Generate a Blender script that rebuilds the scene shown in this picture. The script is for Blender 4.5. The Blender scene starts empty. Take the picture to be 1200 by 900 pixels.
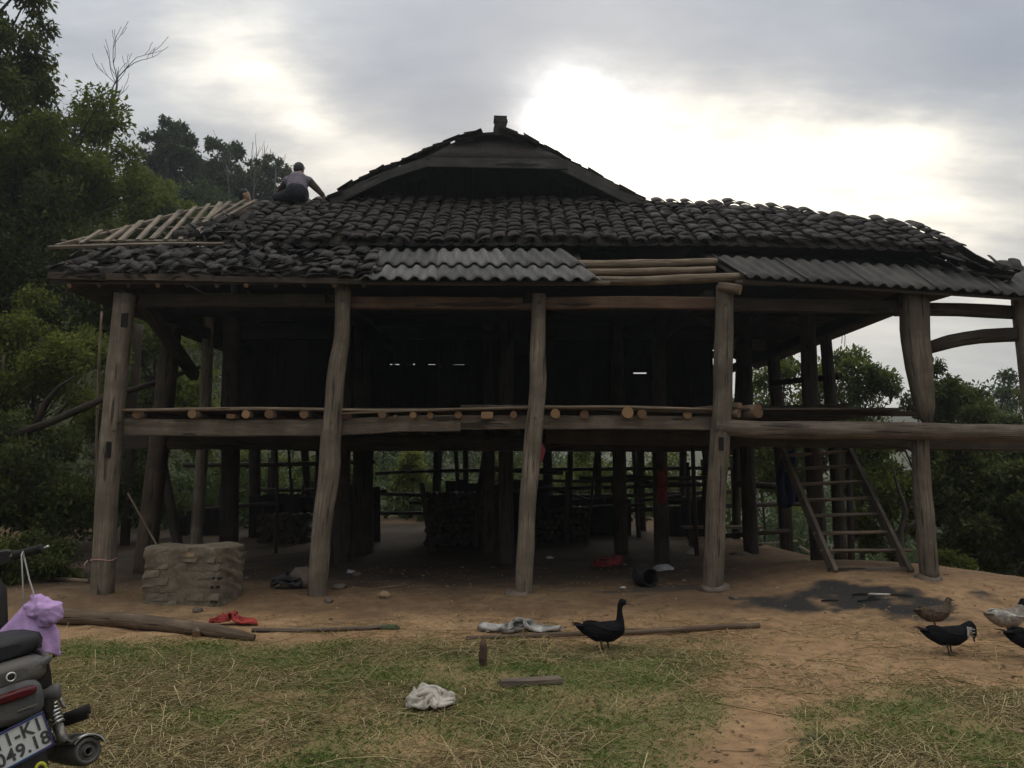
import bpy, bmesh, math, random
import numpy as np
from mathutils import Vector, Matrix, Quaternion
R = math.radians
random.seed(7)
rs = np.random.RandomState(11)
scene = bpy.context.scene
COL = scene.collection

# ---------------------------------------------------------------- camera, sky, sun, exposure
F, CX, CY, PITCH = 950.0, 600.0, 450.0, R(5.71)
EYE = Vector((0, 0, 1.6))
FW = Vector((0, math.cos(PITCH), math.sin(PITCH)))
UP = Vector((0, -math.sin(PITCH), math.cos(PITCH)))
cam_d = bpy.data.cameras.new('camera')
cam = bpy.data.objects.new('camera', cam_d)
COL.objects.link(cam)
cam.location = EYE
cam.rotation_euler = (R(90) + PITCH, 0, 0)
cam_d.sensor_width = 36
cam_d.lens = 36 * F / 1200
cam_d.clip_start, cam_d.clip_end = 0.05, 2000
scene.camera = cam

SUN_ELEV, SUN_AZ = R(24.3), R(4.2)          # behind the house, a little right of straight ahead
EXPOSURE = 0.8
SKY_STRENGTH, SUN_STRENGTH = 0.1, 0.5
scene.view_settings.view_transform = 'Standard'
scene.view_settings.look = 'None'
scene.view_settings.gamma = 1
scene.view_settings.exposure = EXPOSURE
scene.cycles.max_bounces = 6
scene.cycles.diffuse_bounces = 4
scene.cycles.transparent_max_bounces = 4
scene.cycles.caustics_reflective = scene.cycles.caustics_refractive = False


def dir_of(u, v):
    d = Vector((1, 0, 0)) * ((u - CX) / F) + UP * ((CY - v) / F) + FW
    return d


def P(u, v, Y):
    """the point at depth Y on the sight line through photograph pixel (u, v)"""
    d = dir_of(u, v)
    return EYE + d * (Y / d.y)


def on_plane(u, v, p0, n):
    d = dir_of(u, v)
    return EYE + d * ((p0 - EYE).dot(n) / d.dot(n))


class NT:
    """tiny node-tree helper"""
    def __init__(self, tree):
        self.t = tree
        tree.nodes.clear()

    def n(self, kind, _in=None, **props):
        nd = self.t.nodes.new(kind)
        for k, v in props.items():
            setattr(nd, k, v)
        for k, v in (_in or {}).items():
            s = nd.inputs[k]
            if isinstance(v, bpy.types.NodeSocket):
                self.t.links.new(v, s)
            else:
                s.default_value = v
        return nd

    def math(self, op, a, b=0.0, clamp=False):
        return self.n('ShaderNodeMath', {0: a, 1: b}, operation=op, use_clamp=clamp).outputs[0]

    def mix(self, f, a, b, blend='MIX'):
        nd = self.n('ShaderNodeMix', {'Factor': f}, data_type='RGBA', blend_type=blend)
        for i, v in ((6, a), (7, b)):
            if isinstance(v, bpy.types.NodeSocket):
                self.t.links.new(v, nd.inputs[i])
            else:
                nd.inputs[i].default_value = tuple(v) + (1,) * (4 - len(v))
        return nd.outputs[2]

    def noise(self, vec, scale, detail=4, rough=0.55, out=0, **kw):
        nd = self.n('ShaderNodeTexNoise', {'Scale': scale, 'Detail': detail, 'Roughness': rough}, **kw)
        if vec is not None:
            self.t.links.new(vec, nd.inputs['Vector'])
        return nd.outputs[out]

    def ramp(self, f, stops, interp='LINEAR'):
        nd = self.n('ShaderNodeValToRGB', {0: f})
        cr = nd.color_ramp
        cr.interpolation = interp
        while len(cr.elements) < len(stops):
            cr.elements.new(0.5)
        for e, (p, c) in zip(cr.elements, stops):
            e.position = p
            e.color = tuple(c) + (1,) * (4 - len(c)) if not isinstance(c, (int, float)) else (c, c, c, 1)
        return nd.outputs[0]


world = bpy.data.worlds.new('World')
scene.world = world
world.use_nodes = True
w = NT(world.node_tree)
gen = w.n('ShaderNodeTexCoord').outputs['Generated']
sky = w.n('ShaderNodeTexSky', sky_type='NISHITA', sun_disc=False, sun_elevation=SUN_ELEV, sun_rotation=SUN_AZ,
          altitude=300, air_density=1.4, dust_density=3.0, ozone_density=1.0).outputs[0]
sep = w.n('ShaderNodeSeparateXYZ', {0: gen})
zz = w.math('ADD', w.math('MAXIMUM', sep.outputs[2], 0.0), 0.22)
flat = w.n('ShaderNodeCombineXYZ', {0: w.math('DIVIDE', sep.outputs[0], zz), 1: w.math('DIVIDE', sep.outputs[1], zz), 2: 0.0}).outputs[0]
n_big = w.noise(flat, 0.75, 5, 0.55)
n_mid = w.noise(flat, 2.1, 5, 0.6)
warp = w.noise(flat, 1.5, 4, 0.6, out=1)
wv = w.n('ShaderNodeVectorMath', {0: warp, 1: (0.5, 0.5, 0.5)}, operation='SUBTRACT').outputs[0]
wv = w.n('ShaderNodeVectorMath', {0: wv, 3: 0.075}, operation='SCALE').outputs[0]
wf = w.noise(flat, 5.5, 7, 0.62, out=1)
wf = w.n('ShaderNodeVectorMath', {0: wf, 1: (0.5, 0.5, 0.5)}, operation='SUBTRACT').outputs[0]
wf = w.n('ShaderNodeVectorMath', {0: wf, 3: 0.085}, operation='SCALE').outputs[0]
dirw = w.n('ShaderNodeVectorMath', {0: gen, 1: wv}, operation='ADD').outputs[0]
dirw = w.n('ShaderNodeVectorMath', {0: dirw, 1: wf}, operation='ADD').outputs[0]
dirw = w.n('ShaderNodeVectorMath', {0: dirw}, operation='NORMALIZE').outputs[0]
cloud = w.ramp(n_big, [(0.30, (1.12, 1.32, 1.68)), (0.50, (1.5, 1.68, 2.0)), (0.70, (2.3, 2.4, 2.55))])
cloud = w.mix(w.ramp(n_mid, [(0.35, 0.0), (0.75, 0.32)]), cloud, (2.75, 2.7, 2.65))
# an overcast sky is brighter overhead than low down, all the way round
zc = w.math('MAXIMUM', sep.outputs[2], 0.0)
cie = w.math('ADD', w.math('ADD', w.math('MULTIPLY', w.math('MULTIPLY', zc, zc), 4.6), w.math('MULTIPLY', zc, 0.1)), 0.52)
cloud = w.n('ShaderNodeVectorMath', {0: cloud, 3: cie}, operation='SCALE').outputs[0]
# and less blue overhead, where the cover is thin and lit from above by the low sun
cloud = w.mix(w.math('MULTIPLY', zc, zc), cloud, w.mix(1.0, cloud, (1.12, 1.0, 0.80), 'MULTIPLY'))
# the veil thins towards the horizon and round the hidden sun
hz = w.ramp(sep.outputs[2], [(0.0, 0.75), (0.16, 0.62), (0.36, 0.0)])
cloud = w.mix(hz, cloud, (3.5, 3.45, 3.3))


streak = w.noise(w.n('ShaderNodeVectorMath', {0: flat, 1: (1.6, 4.2, 1.0)}, operation='MULTIPLY').outputs[0], 1.4, 7, 0.6)
patchy = w.math('ADD', w.math('MULTIPLY', w.ramp(streak, [(0.36, 0.0), (0.62, 1.0)]), 0.6), 0.6)
cloud = w.mix(1.0, cloud, w.ramp(streak, [(0.3, (0.86, 0.87, 0.9)), (0.7, (1.12, 1.11, 1.08))]), 'MULTIPLY')


def lobe(u, v, sig, amp, colr, src):
    d = dir_of(u, v).normalized()
    dt = w.n('ShaderNodeVectorMath', {0: src, 1: tuple(d)}, operation='DOT_PRODUCT').outputs['Value']
    k = 1.0 / R(sig) ** 2
    e = w.math('EXPONENT', w.math('MULTIPLY', w.math('SUBTRACT', dt, 1.0), k))
    e = w.math('MULTIPLY', e, w.math('MULTIPLY', patchy, 1.18))
    return w.mix(1.0, (0, 0, 0), w.n('ShaderNodeVectorMath', {0: tuple(c * amp for c in colr), 3: e}, operation='SCALE').outputs[0], 'ADD')


# a heavier blue-grey bank above the hidden sun
for u, v, sig, amt in ((600, 10, 6.5, .5), (860, 40, 6.5, .5), (1110, 40, 7, .45), (450, 110, 4.0, .35), (1190, 130, 4, .3)):
    d = dir_of(u, v).normalized()
    dt = w.n('ShaderNodeVectorMath', {0: dirw, 1: tuple(d)}, operation='DOT_PRODUCT').outputs['Value']
    e = w.math('EXPONENT', w.math('MULTIPLY', w.math('SUBTRACT', dt, 1.0), 1.0 / R(sig) ** 2))
    cloud = w.mix(w.math('MULTIPLY', e, amt), cloud, (1.4, 1.66, 2.2))
warm = (1.0, 0.87, 0.62)
for u, v, sig, amp, c, src in ((668, 162, 2.3, 12, (1, .97, .9), dirw), (760, 208, 2.5, 5.6, warm, dirw), (850, 215, 2.5, 5.6, warm, dirw), (950, 221, 2.6, 5.0, warm, dirw),
                               (1050, 226, 2.6, 4.2, warm, dirw), (800, 235, 8, 1.1, (1, .88, .68), dirw), (310, 110, 5, .8, (1, .9, .74), dirw), (90, 30, 6, .7, (1, .98, .93), dirw), (1080, 330, 7, 1.0, (1, .92, .76), dirw), (790, 265, 5, .9, warm, dirw), (300, 75, 1.9, 3.0, warm, dirw), (235, 65, 1.9, 2.0, warm, dirw), (352, 135, 1.6, 2.6, warm, dirw),
                               (430, 215, 3.4, 3.0, warm, dirw), (1130, 240, 3.8, 2.0, warm, dirw)):
    cloud = w.mix(1.0, cloud, lobe(u, v, sig, amp, c, src), 'ADD')
col = w.mix(0.975, sky, cloud)
bg = w.n('ShaderNodeBackground', {'Color': col, 'Strength': SKY_STRENGTH})
wo = w.n('ShaderNodeOutputWorld')
w.t.links.new(bg.outputs[0], wo.inputs[0])

sun_d = bpy.data.lights.new('sun', 'SUN')
sun_d.energy = SUN_STRENGTH
sun_d.angle = R(25)
sun_d.color = (1.0, 0.93, 0.82)
sun = bpy.data.objects.new('sun', sun_d)
COL.objects.link(sun)
sdir = Vector((math.sin(SUN_AZ) * math.cos(SUN_ELEV), math.cos(SUN_AZ) * math.cos(SUN_ELEV), math.sin(SUN_ELEV)))
sun.rotation_euler = (-sdir).to_track_quat('-Z', 'Y').to_euler()


# ---------------------------------------------------------------- materials
MATS = {}


def material(name):
    m = bpy.data.materials.new(name)
    m.use_nodes = True
    MATS[name] = m
    t = NT(m.node_tree)
    out = t.n('ShaderNodeOutputMaterial')
    bs = t.n('ShaderNodeBsdfPrincipled')
    bs.inputs['Specular IOR Level'].default_value = 0.25
    t.t.links.new(bs.outputs[0], out.inputs[0])

    def put(sock, v):
        if isinstance(v, bpy.types.NodeSocket):
            t.t.links.new(v, bs.inputs[sock])
        else:
            bs.inputs[sock].default_value = v if not isinstance(v, tuple) or len(v) != 3 else v + (1,)
    return m, t, put, bs, out


def wood(name, dark, mid, light, rough=0.85, moss=0.0, bump=0.85):
    m, t, put, bs, out = material(name)
    uv = t.n('ShaderNodeTexCoord')
    rnd = t.n('ShaderNodeObjectInfo').outputs['Random']
    off = t.n('ShaderNodeCombineXYZ', {0: t.math('MULTIPLY', rnd, 37.0), 1: t.math('MULTIPLY', rnd, 91.0), 2: 0.0}).outputs[0]
    u2 = t.n('ShaderNodeVectorMath', {0: uv.outputs['UV'], 1: off}, operation='ADD').outputs[0]
    st = t.n('ShaderNodeVectorMath', {0: u2, 1: (42, 2.2, 1)}, operation='MULTIPLY').outputs[0]
    g = t.noise(st, 1.0, 6, 0.65, noise_dimensions='2D', normalize=True)
    crack = t.noise(t.n('ShaderNodeVectorMath', {0: u2, 1: (16, 0.9, 1)}, operation='MULTIPLY').outputs[0], 1.0, 3, 0.6, noise_dimensions='2D')
    ck = t.ramp(crack, [(0.33, 0.0), (0.37, 1.0)])
    big = t.noise(u2, 2.3, 4, 0.6, noise_dimensions='2D')
    c = t.ramp(g, [(0.25, dark), (0.5, mid), (0.75, light)])
    c = t.mix(t.ramp(big, [(0.35, 0.75), (0.65, 0.0)]), c, dark)
    c = t.mix(t.math('MULTIPLY', t.math('SUBTRACT', 1.0, ck), 0.75), c, tuple(x * 0.25 for x in dark))
    if moss:
        mo = t.noise(uv.outputs['Object'], 5.0, 5, 0.65)
        c = t.mix(t.ramp(mo, [(0.52, 0.0), (0.72, moss)]), c, (0.10, 0.115, 0.06))
    hv = t.n('ShaderNodeHueSaturation', {'Value': t.math('ADD', t.math('MULTIPLY', rnd, 0.4), 0.8), 'Color': c}).outputs[0]
    put('Base Color', hv)
    put('Roughness', rough)
    h = t.math('ADD', g, t.math('MULTIPLY', ck, 0.9))
    put('Normal', t.n('ShaderNodeBump', {'Height': h, 'Strength': bump, 'Distance': 0.012}).outputs[0])
    return m


def plain(name, c1, c2=None, scale=6.0, rough=0.8, metal=0.0, bump=0.0, bscale=None, spec=None, detail=5):
    m, t, put, bs, out = material(name)
    oc = t.n('ShaderNodeTexCoord').outputs['Object']
    n = t.noise(oc, scale, detail, 0.6)
    c2 = c2 or tuple(x * 0.7 for x in c1)
    put('Base Color', t.ramp(n, [(0.35, c2), (0.65, c1)]))
    put('Roughness', t.ramp(n, [(0.3, min(1, rough + 0.1)), (0.7, max(0.05, rough - 0.08))]) if metal or rough < 0.6 else rough)
    put('Metallic', metal)
    if spec is not None:
        put('Specular IOR Level', spec)
    if bump:
        n2 = t.noise(oc, bscale or scale * 3, 6, 0.65)
        put('Normal', t.n('ShaderNodeBump', {'Height': n2, 'Strength': bump, 'Distance': 0.02}).outputs[0])
    return m


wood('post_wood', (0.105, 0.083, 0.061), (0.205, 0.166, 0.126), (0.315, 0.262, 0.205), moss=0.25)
wood('beam_wood', (0.085, 0.067, 0.05), (0.165, 0.13, 0.10), (0.255, 0.205, 0.16))
wood('red_beam_wood', (0.10, 0.06, 0.04), (0.17, 0.105, 0.07), (0.23, 0.15, 0.105))
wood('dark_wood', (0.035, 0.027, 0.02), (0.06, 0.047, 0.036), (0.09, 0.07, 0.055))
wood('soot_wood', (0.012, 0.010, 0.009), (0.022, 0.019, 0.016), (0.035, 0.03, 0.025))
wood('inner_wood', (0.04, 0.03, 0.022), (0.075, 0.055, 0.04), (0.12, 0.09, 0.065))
wood('pole_wood', (0.13, 0.095, 0.063), (0.22, 0.165, 0.115), (0.31, 0.24, 0.175))
wood('batten_wood', (0.13, 0.105, 0.077), (0.22, 0.18, 0.135), (0.32, 0.27, 0.205))
wood('log_bark', (0.11, 0.075, 0.05), (0.19, 0.135, 0.095), (0.30, 0.23, 0.165), bump=0.9)
wood('barge_wood', (0.04, 0.036, 0.033), (0.072, 0.066, 0.061), (0.115, 0.106, 0.098))
wood('tree_bark', (0.035, 0.03, 0.022), (0.07, 0.06, 0.045), (0.12, 0.105, 0.08), bump=0.9)
wood('dead_bark', (0.05, 0.045, 0.04), (0.09, 0.08, 0.07), (0.14, 0.125, 0.11))


def cut_end():
    m, t, put, bs, out = material('cut_end')
    uv = t.n('ShaderNodeTexCoord').outputs['UV']
    d = t.n('ShaderNodeVectorMath', {0: uv}, operation='LENGTH').outputs['Value']
    wob = t.noise(uv, 30, 3)
    rings = t.math('SINE', t.math('ADD', t.math('MULTIPLY', d, 600.0), t.math('MULTIPLY', wob, 9.0)))
    c = t.ramp(t.math('MULTIPLY_ADD', rings, 0.5), [(0.0, (0.25, 0.145, 0.07)), (1.0, (0.36, 0.225, 0.115))])
    rnd = t.n('ShaderNodeObjectInfo').outputs['Random']
    c = t.mix(t.ramp(rnd, [(0.1, 0.0), (0.7, 0.85)]), c, (0.12, 0.065, 0.038))
    put('Base Color', c)
    put('Roughness', 0.85)


cut_end()


def tile_mat(name, c1, c2, c3):
    m, t, put, bs, out = material(name)
    oc = t.n('ShaderNodeTexCoord').outputs['Object']
    rnd = t.n('ShaderNodeObjectInfo').outputs['Random']
    v = t.n('ShaderNodeVectorMath', {0: oc, 1: t.n('ShaderNodeCombineXYZ', {0: t.math('MULTIPLY', rnd, 50.0), 1: rnd, 2: rnd}).outputs[0]}, operation='ADD').outputs[0]
    n = t.noise(v, 9, 5, 0.65)
    li = t.noise(v, 30, 4, 0.6)
    c = t.ramp(n, [(0.3, c1), (0.65, c2)])
    c = t.mix(t.ramp(li, [(0.58, 0.0), (0.7, 0.55)]), c, c3)
    c = t.n('ShaderNodeHueSaturation', {'Value': t.math('MULTIPLY_ADD', rnd, 1.3, ), 'Color': c})
    c.inputs['Value'].links[0].from_node.inputs[2].default_value = 0.4
    put('Base Color', c.outputs[0])
    put('Roughness', 0.8)
    put('Normal', t.n('ShaderNodeBump', {'Height': li, 'Strength': 0.4, 'Distance': 0.01}).outputs[0])
    return m


tile_mat('old_tile', (0.015, 0.0125, 0.011), (0.035, 0.029, 0.025), (0.12, 0.106, 0.088))


def asbestos(name, c1, c2, c3):
    m, t, put, bs, out = material(name)
    oc = t.n('ShaderNodeTexCoord').outputs['Object']
    rnd = t.n('ShaderNodeObjectInfo').outputs['Random']
    st = t.noise(t.n('ShaderNodeVectorMath', {0: oc, 1: (10, 1.6, 1.6)}, operation='MULTIPLY').outputs[0], 1.0, 6, 0.65)
    sp = t.noise(oc, 24, 5, 0.7)
    c = t.ramp(st, [(0.3, c1), (0.55, c2), (0.75, c3)])
    c = t.mix(t.ramp(sp, [(0.52, 0.0), (0.68, 0.6)]), c, (0.06, 0.058, 0.054))
    ru = t.noise(t.n('ShaderNodeVectorMath', {0: oc, 1: (7, 1.0, 1.0)}, operation='MULTIPLY').outputs[0], 1.3, 5, 0.7)
    c = t.mix(t.ramp(ru, [(0.5, 0.0), (0.7, 0.7)]), c, (0.085, 0.068, 0.052))
    put('Base Color', t.n('ShaderNodeHueSaturation', {'Value': t.math('ADD', t.math('MULTIPLY', rnd, 0.55), 0.7), 'Color': c}).outputs[0])
    put('Roughness', 0.9)
    put('Normal', t.n('ShaderNodeBump', {'Height': sp, 'Strength': 0.3, 'Distance': 0.006}).outputs[0])


asbestos('fibre_cement', (0.07, 0.068, 0.066), (0.13, 0.126, 0.123), (0.185, 0.18, 0.175))
asbestos('dark_fibre_cement', (0.036, 0.034, 0.032), (0.066, 0.063, 0.06), (0.10, 0.096, 0.09))


def leaf_mat(name, c1, c2, trans=0.25, vary=0.5):
    m, t, put, bs, out = material(name)
    at = t.n('ShaderNodeAttribute', attribute_name='tint').outputs['Fac']
    oc = t.n('ShaderNodeTexCoord').outputs['Object']
    n = t.noise(oc, 0.9, 3, 0.5)
    f = t.math('ADD', t.math('MULTIPLY', at, vary), t.math('MULTIPLY', n, 1 - vary), clamp=True)
    c = t.ramp(f, [(0.25, c1), (0.75, c2)])
    put('Base Color', c)
    put('Roughness', 0.75)
    put('Specular IOR Level', 0.1)
    tr = t.n('ShaderNodeBsdfTranslucent', {'Color': c})
    mx = t.n('ShaderNodeMixShader', {0: trans})
    t.t.links.new(bs.outputs[0], mx.inputs[1])
    t.t.links.new(tr.outputs[0], mx.inputs[2])
    t.t.links.new(mx.outputs[0], out.inputs[0])
    return m


leaf_mat('leaf_dark', (0.05, 0.066, 0.018), (0.105, 0.125, 0.034), .35)
leaf_mat('leaf_mid', (0.07, 0.098, 0.018), (0.15, 0.18, 0.036), .4)
leaf_mat('leaf_light', (0.10, 0.13, 0.025), (0.23, 0.25, 0.055), 0.4)
leaf_mat('leaf_far', (0.038, 0.058, 0.02), (0.08, 0.11, 0.038), 0.3)
leaf_mat('grass_blade', (0.078, 0.142, 0.03), (0.23, 0.27, 0.08), 0.25, 0.8)
leaf_mat('dry_straw', (0.20, 0.15, 0.068), (0.66, 0.53, 0.29), 0.1, 0.85)
plain('stone', (0.24, 0.22, 0.19), (0.13, 0.115, 0.095), 5, 0.9, bump=0.6, bscale=18)
plain('charred', (0.03, 0.028, 0.026), (0.012, 0.011, 0.010), 9, 0.95, bump=0.5)


# ---------------------------------------------------------------- mesh helpers
WM = {}                      # world matrix of every object built, so that parenting needs no depsgraph


def link(o, parent=None, mw=None):
    COL.objects.link(o)
    mw = Matrix.Identity(4) if mw is None else mw
    WM[o.name] = mw
    if parent is not None:
        o.parent = parent
        o.matrix_local = WM[parent.name].inverted() @ mw
    else:
        o.matrix_local = mw
    return o


def tag(o, label=None, cat=None, group=None, kind=None):
    for k, v in (('label', label), ('category', cat), ('group', group), ('kind', kind)):
        if v:
            o[k] = v
    return o


def thing(name, loc, label, cat, group=None, mw=None):
    o = bpy.data.objects.new(name, None)
    o.empty_display_size = 0.2
    link(o, None, mw if mw is not None else Matrix.Translation(loc))
    return tag(o, label, cat, group)


def circle(n):
    return [(math.cos(2 * math.pi * i / n), math.sin(2 * math.pi * i / n)) for i in range(n)]


def squarish(c=0.18, w=1.0, h=1.0):
    k = 1 - c
    return [(w * x, h * y) for x, y in ((1, -k), (1, k), (k, 1), (-k, 1), (-1, k), (-1, -k), (-k, -1), (k, -1))]


class MB:
    """collects shapes in world space; build() links them as ONE mesh object"""
    def __init__(self):
        self.v, self.f, self.uv, self.m, self.s = [], [], [], [], []

    def face(self, idx, uvs=None, mat=0, smooth=True):
        self.f.append(tuple(idx))
        self.uv.append(uvs or [(0.0, 0.0)] * len(idx))
        self.m.append(mat)
        self.s.append(smooth)

    def tube(self, pts, radii, sec=10, step=None, jit=0.0, upv=None, cap_mat=0, mat=0, smooth=True, caps=True, seed=None, twist=0.0):
        """a swept section: pts with a radius each; sec = number of sides or a list of 2D points; step = resampling; jit = uneven surface"""
        rg = random.Random(seed if seed is not None else len(self.v) * 31 + 5)
        pts = [Vector(p) for p in pts]
        if isinstance(radii, (int, float)):
            radii = [radii] * len(pts)
        if step:
            q, r2 = [], []
            for i in range(len(pts) - 1):
                p0, p1, p2, p3 = pts[max(i - 1, 0)], pts[i], pts[i + 1], pts[min(i + 2, len(pts) - 1)]
                n = max(1, int((p2 - p1).length / step))
                for k in range(n):
                    t = k / n
                    q.append(0.5 * ((2 * p1) + (p2 - p0) * t + (2 * p0 - 5 * p1 + 4 * p2 - p3) * t * t + (3 * p1 - p0 - 3 * p2 + p3) * t ** 3))
                    r2.append(radii[i] * (1 - t) + radii[i + 1] * t)
            q.append(pts[-1])
            r2.append(radii[-1])
            pts, radii = q, r2
        S = circle(sec) if isinstance(sec, int) else sec
        ns = len(S)
        per = sum(math.dist(S[i], S[(i + 1) % ns]) for i in range(ns))
        t0 = (pts[1] - pts[0]).normalized()
        a = Vector(upv) if upv else (Vector((0, 0, 1)) if abs(t0.z) < 0.8 else Vector((0, 1, 0)))
        nrm = (a - t0 * a.dot(t0)).normalized()
        base, L = len(self.v), 0.0
        ph = [rg.uniform(0, 6.28) for _ in range(4)]
        lens = []
        for i, p in enumerate(pts):
            tg = (pts[min(i + 1, len(pts) - 1)] - pts[max(i - 1, 0)]).normalized()
            nrm = (nrm - tg * nrm.dot(tg)).normalized()
            bi = tg.cross(nrm)
            if i:
                L += (p - pts[i - 1]).length
            lens.append(L)
            for k, (sx, sy) in enumerate(S):
                an = 6.283 * k / ns
                j = 1 + jit * (0.5 * math.sin(3 * an + L * 3.1 + ph[0]) + 0.5 * math.sin(2 * an - L * 5.3 + ph[1]) + 0.6 * math.sin(L * 7.7 + ph[2] + an) + rg.uniform(-0.45, 0.45))
                self.v.append(p + (bi * sx + nrm * sy) * radii[i] * j)
        rav = sum(radii) / len(radii)
        for i in range(len(pts) - 1):
            for k in range(ns):
                k2 = (k + 1) % ns
                u0, u1 = per * rav * k / ns, per * rav * (k + 1) / ns
                self.face((base + i * ns + k, base + i * ns + k2, base + (i + 1) * ns + k2, base + (i + 1) * ns + k),
                          [(u0, lens[i]), (u1, lens[i]), (u1, lens[i + 1]), (u0, lens[i + 1])], mat, smooth)
        if caps:
            for i, rev in ((0, True), (len(pts) - 1, False)):
                ids = [base + i * ns + k for k in range(ns)]
                us = [(S[k][0] * radii[i], S[k][1] * radii[i]) for k in range(ns)]
                if rev:
                    ids, us = ids[::-1], us[::-1]
                self.face(ids, us, cap_mat, False)
        return self

    def beam(self, p0, p1, w, h, jit=0.03, step=0.35, cap_mat=0, mat=0, mid=None, c=0.12, seed=None, upv=(0, 0, 1)):
        pts = [p0] + (mid or []) + [p1]
        return self.tube(pts, 1.0, squarish(c, w / 2, h / 2), step, jit, upv, cap_mat, mat, False, seed=seed)

    def box(self, c, size, rot=None, mat=0, jit=0.0):
        c, M = Vector(c), rot or Matrix.Identity(3)
        b = len(self.v)
        for z in (-1, 1):
            for x, y in ((-1, -1), (1, -1), (1, 1), (-1, 1)):
                q = Vector((x * size[0] / 2, y * size[1] / 2, z * size[2] / 2)) + Vector([random.uniform(-jit, jit) for _ in range(3)])
                self.v.append(c + M @ q)
        sx, sy, sz = size
        for ids, (a, e) in (((3, 2, 1, 0), (sx, sy)), ((4, 5, 6, 7), (sx, sy)), ((0, 1, 5, 4), (sx, sz)), ((1, 2, 6, 5), (sy, sz)), ((2, 3, 7, 6), (sx, sz)), ((3, 0, 4, 7), (sy, sz))):
            uv = [(0, 0), (a, 0), (a, e), (0, e)]
            if a > e:
                uv = [(y, x) for x, y in uv]
            self.face([b + i for i in ids], uv, mat, False)
        return self

    def grid(self, fn, nu, nv, thick=0.0, mat=0, smooth=True):
        """fn(i/nu, j/nv) -> point; with thickness it becomes a closed slab"""
        b = len(self.v)
        pts = [[Vector(fn(i / nu, j / nv)) for j in range(nv + 1)] for i in range(nu + 1)]
        for layer in range(2 if thick else 1):
            for i in range(nu + 1):
                for j in range(nv + 1):
                    p = pts[i][j]
                    if layer:
                        a = pts[min(i + 1, nu)][j] - pts[max(i - 1, 0)][j]
                        c = pts[i][min(j + 1, nv)] - pts[i][max(j - 1, 0)]
                        n = a.cross(c)
                        n = n.normalized() if n.length > 1e-9 else Vector((0, 0, 1))
                        p = p - n * thick
                    self.v.append(p)
        W = nv + 1
        N = (nu + 1) * W
        wx = (pts[-1][0] - pts[0][0]).length
        wy = (pts[0][-1] - pts[0][0]).length
        for i in range(nu):
            for j in range(nv):
                q = (b + i * W + j, b + (i + 1) * W + j, b + (i + 1) * W + j + 1, b + i * W + j + 1)
                uv = [(x / nu * wx, y / nv * wy) for x, y in ((i, j), (i + 1, j), (i + 1, j + 1), (i, j + 1))]
                self.face(q, uv, mat, smooth)
                if thick:
                    self.face([x + N for x in q[::-1]], uv[::-1], mat, smooth)
        if thick:
            rim = [i * W for i in range(nu + 1)] + [nu * W + j for j in range(1, nv + 1)] + [i * W + nv for i in range(nu - 1, -1, -1)] + [j for j in range(nv - 1, 0, -1)]
            for a, c in zip(rim, rim[1:] + rim[:1]):
                self.face((b + c, b + a, b + a + N, b + c + N), None, mat, False)
        return self

    def lathe(self, c, axis, prof, n=20, mat=0, smooth=True):
        """prof = [(distance along axis, radius)]"""
        ax = Vector(axis).normalized()
        a = Vector((0, 0, 1)) if abs(ax.z) < 0.8 else Vector((1, 0, 0))
        e1 = (a - ax * a.dot(ax)).normalized()
        e2 = ax.cross(e1)
        b = len(self.v)
        for d, r in prof:
            for k in range(n):
                t = 2 * math.pi * k / n
                self.v.append(Vector(c) + ax * d + (e1 * math.cos(t) + e2 * math.sin(t)) * r)
        for i in range(len(prof) - 1):
            for k in range(n):
                k2 = (k + 1) % n
                self.face((b + i * n + k, b + i * n + k2, b + (i + 1) * n + k2, b + (i + 1) * n + k), None, mat, smooth)
        return self

    def mesh(self, name, mats, shift=None):
        me = bpy.data.meshes.new(name)
        sh = shift or Vector((0, 0, 0))
        me.from_pydata([tuple(x - sh) for x in self.v], [], self.f)
        for m in mats:
            me.materials.append(MATS[m] if isinstance(m, str) else m)
        me.polygons.foreach_set('material_index', self.m)
        me.polygons.foreach_set('use_smooth', self.s)
        ul = me.uv_layers.new(name='UVMap')
        ul.data.foreach_set('uv', [c for f in self.uv for p in f for c in p])
        me.update()
        return me

    def build(self, name, mats, parent=None, shift=None, M=None):
        """M: the shapes were collected in a local frame that M puts into the world"""
        if isinstance(mats, str):
            mats = [mats]
        if M is not None:
            self.v = [M @ Vector(x) for x in self.v]
        if shift is None:
            lo = Vector([min(x[i] for x in self.v) for i in range(3)])
            hi = Vector([max(x[i] for x in self.v) for i in range(3)])
            shift = (lo + hi) / 2
            if parent is None:
                shift.z = lo.z
        o = bpy.data.objects.new(name, self.mesh(name, mats, shift))
        return link(o, parent, Matrix.Translation(shift))


def np_mesh(name, verts, faces, mat, tint=None, smooth=False, kverts=4):
    me = bpy.data.meshes.new(name)
    nv, nf = len(verts), len(faces)
    me.vertices.add(nv)
    me.vertices.foreach_set('co', verts.astype(np.float32).ravel())
    me.loops.add(nf * kverts)
    me.loops.foreach_set('vertex_index', faces.astype(np.int32).ravel())
    me.polygons.add(nf)
    me.polygons.foreach_set('loop_start', np.arange(0, nf * kverts, kverts, dtype=np.int32))
    me.materials.append(MATS[mat])
    if tint is not None:
        at = me.attributes.new('tint', 'FLOAT', 'POINT')
        at.data.foreach_set('value', tint.astype(np.float32))
    me.update(calc_edges=True)
    if smooth:
        me.polygons.foreach_set('use_smooth', np.ones(nf, dtype=bool))
    return me


def _ico(sub):
    bm = bmesh.new()
    bmesh.ops.create_icosphere(bm, subdivisions=sub, radius=1)
    v = np.array([x.co for x in bm.verts])
    f = np.array([[l.index for l in x.verts] for x in bm.faces])
    bm.free()
    return v, f


ICO2, ICO1 = _ico(2), _ico(1)


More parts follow.
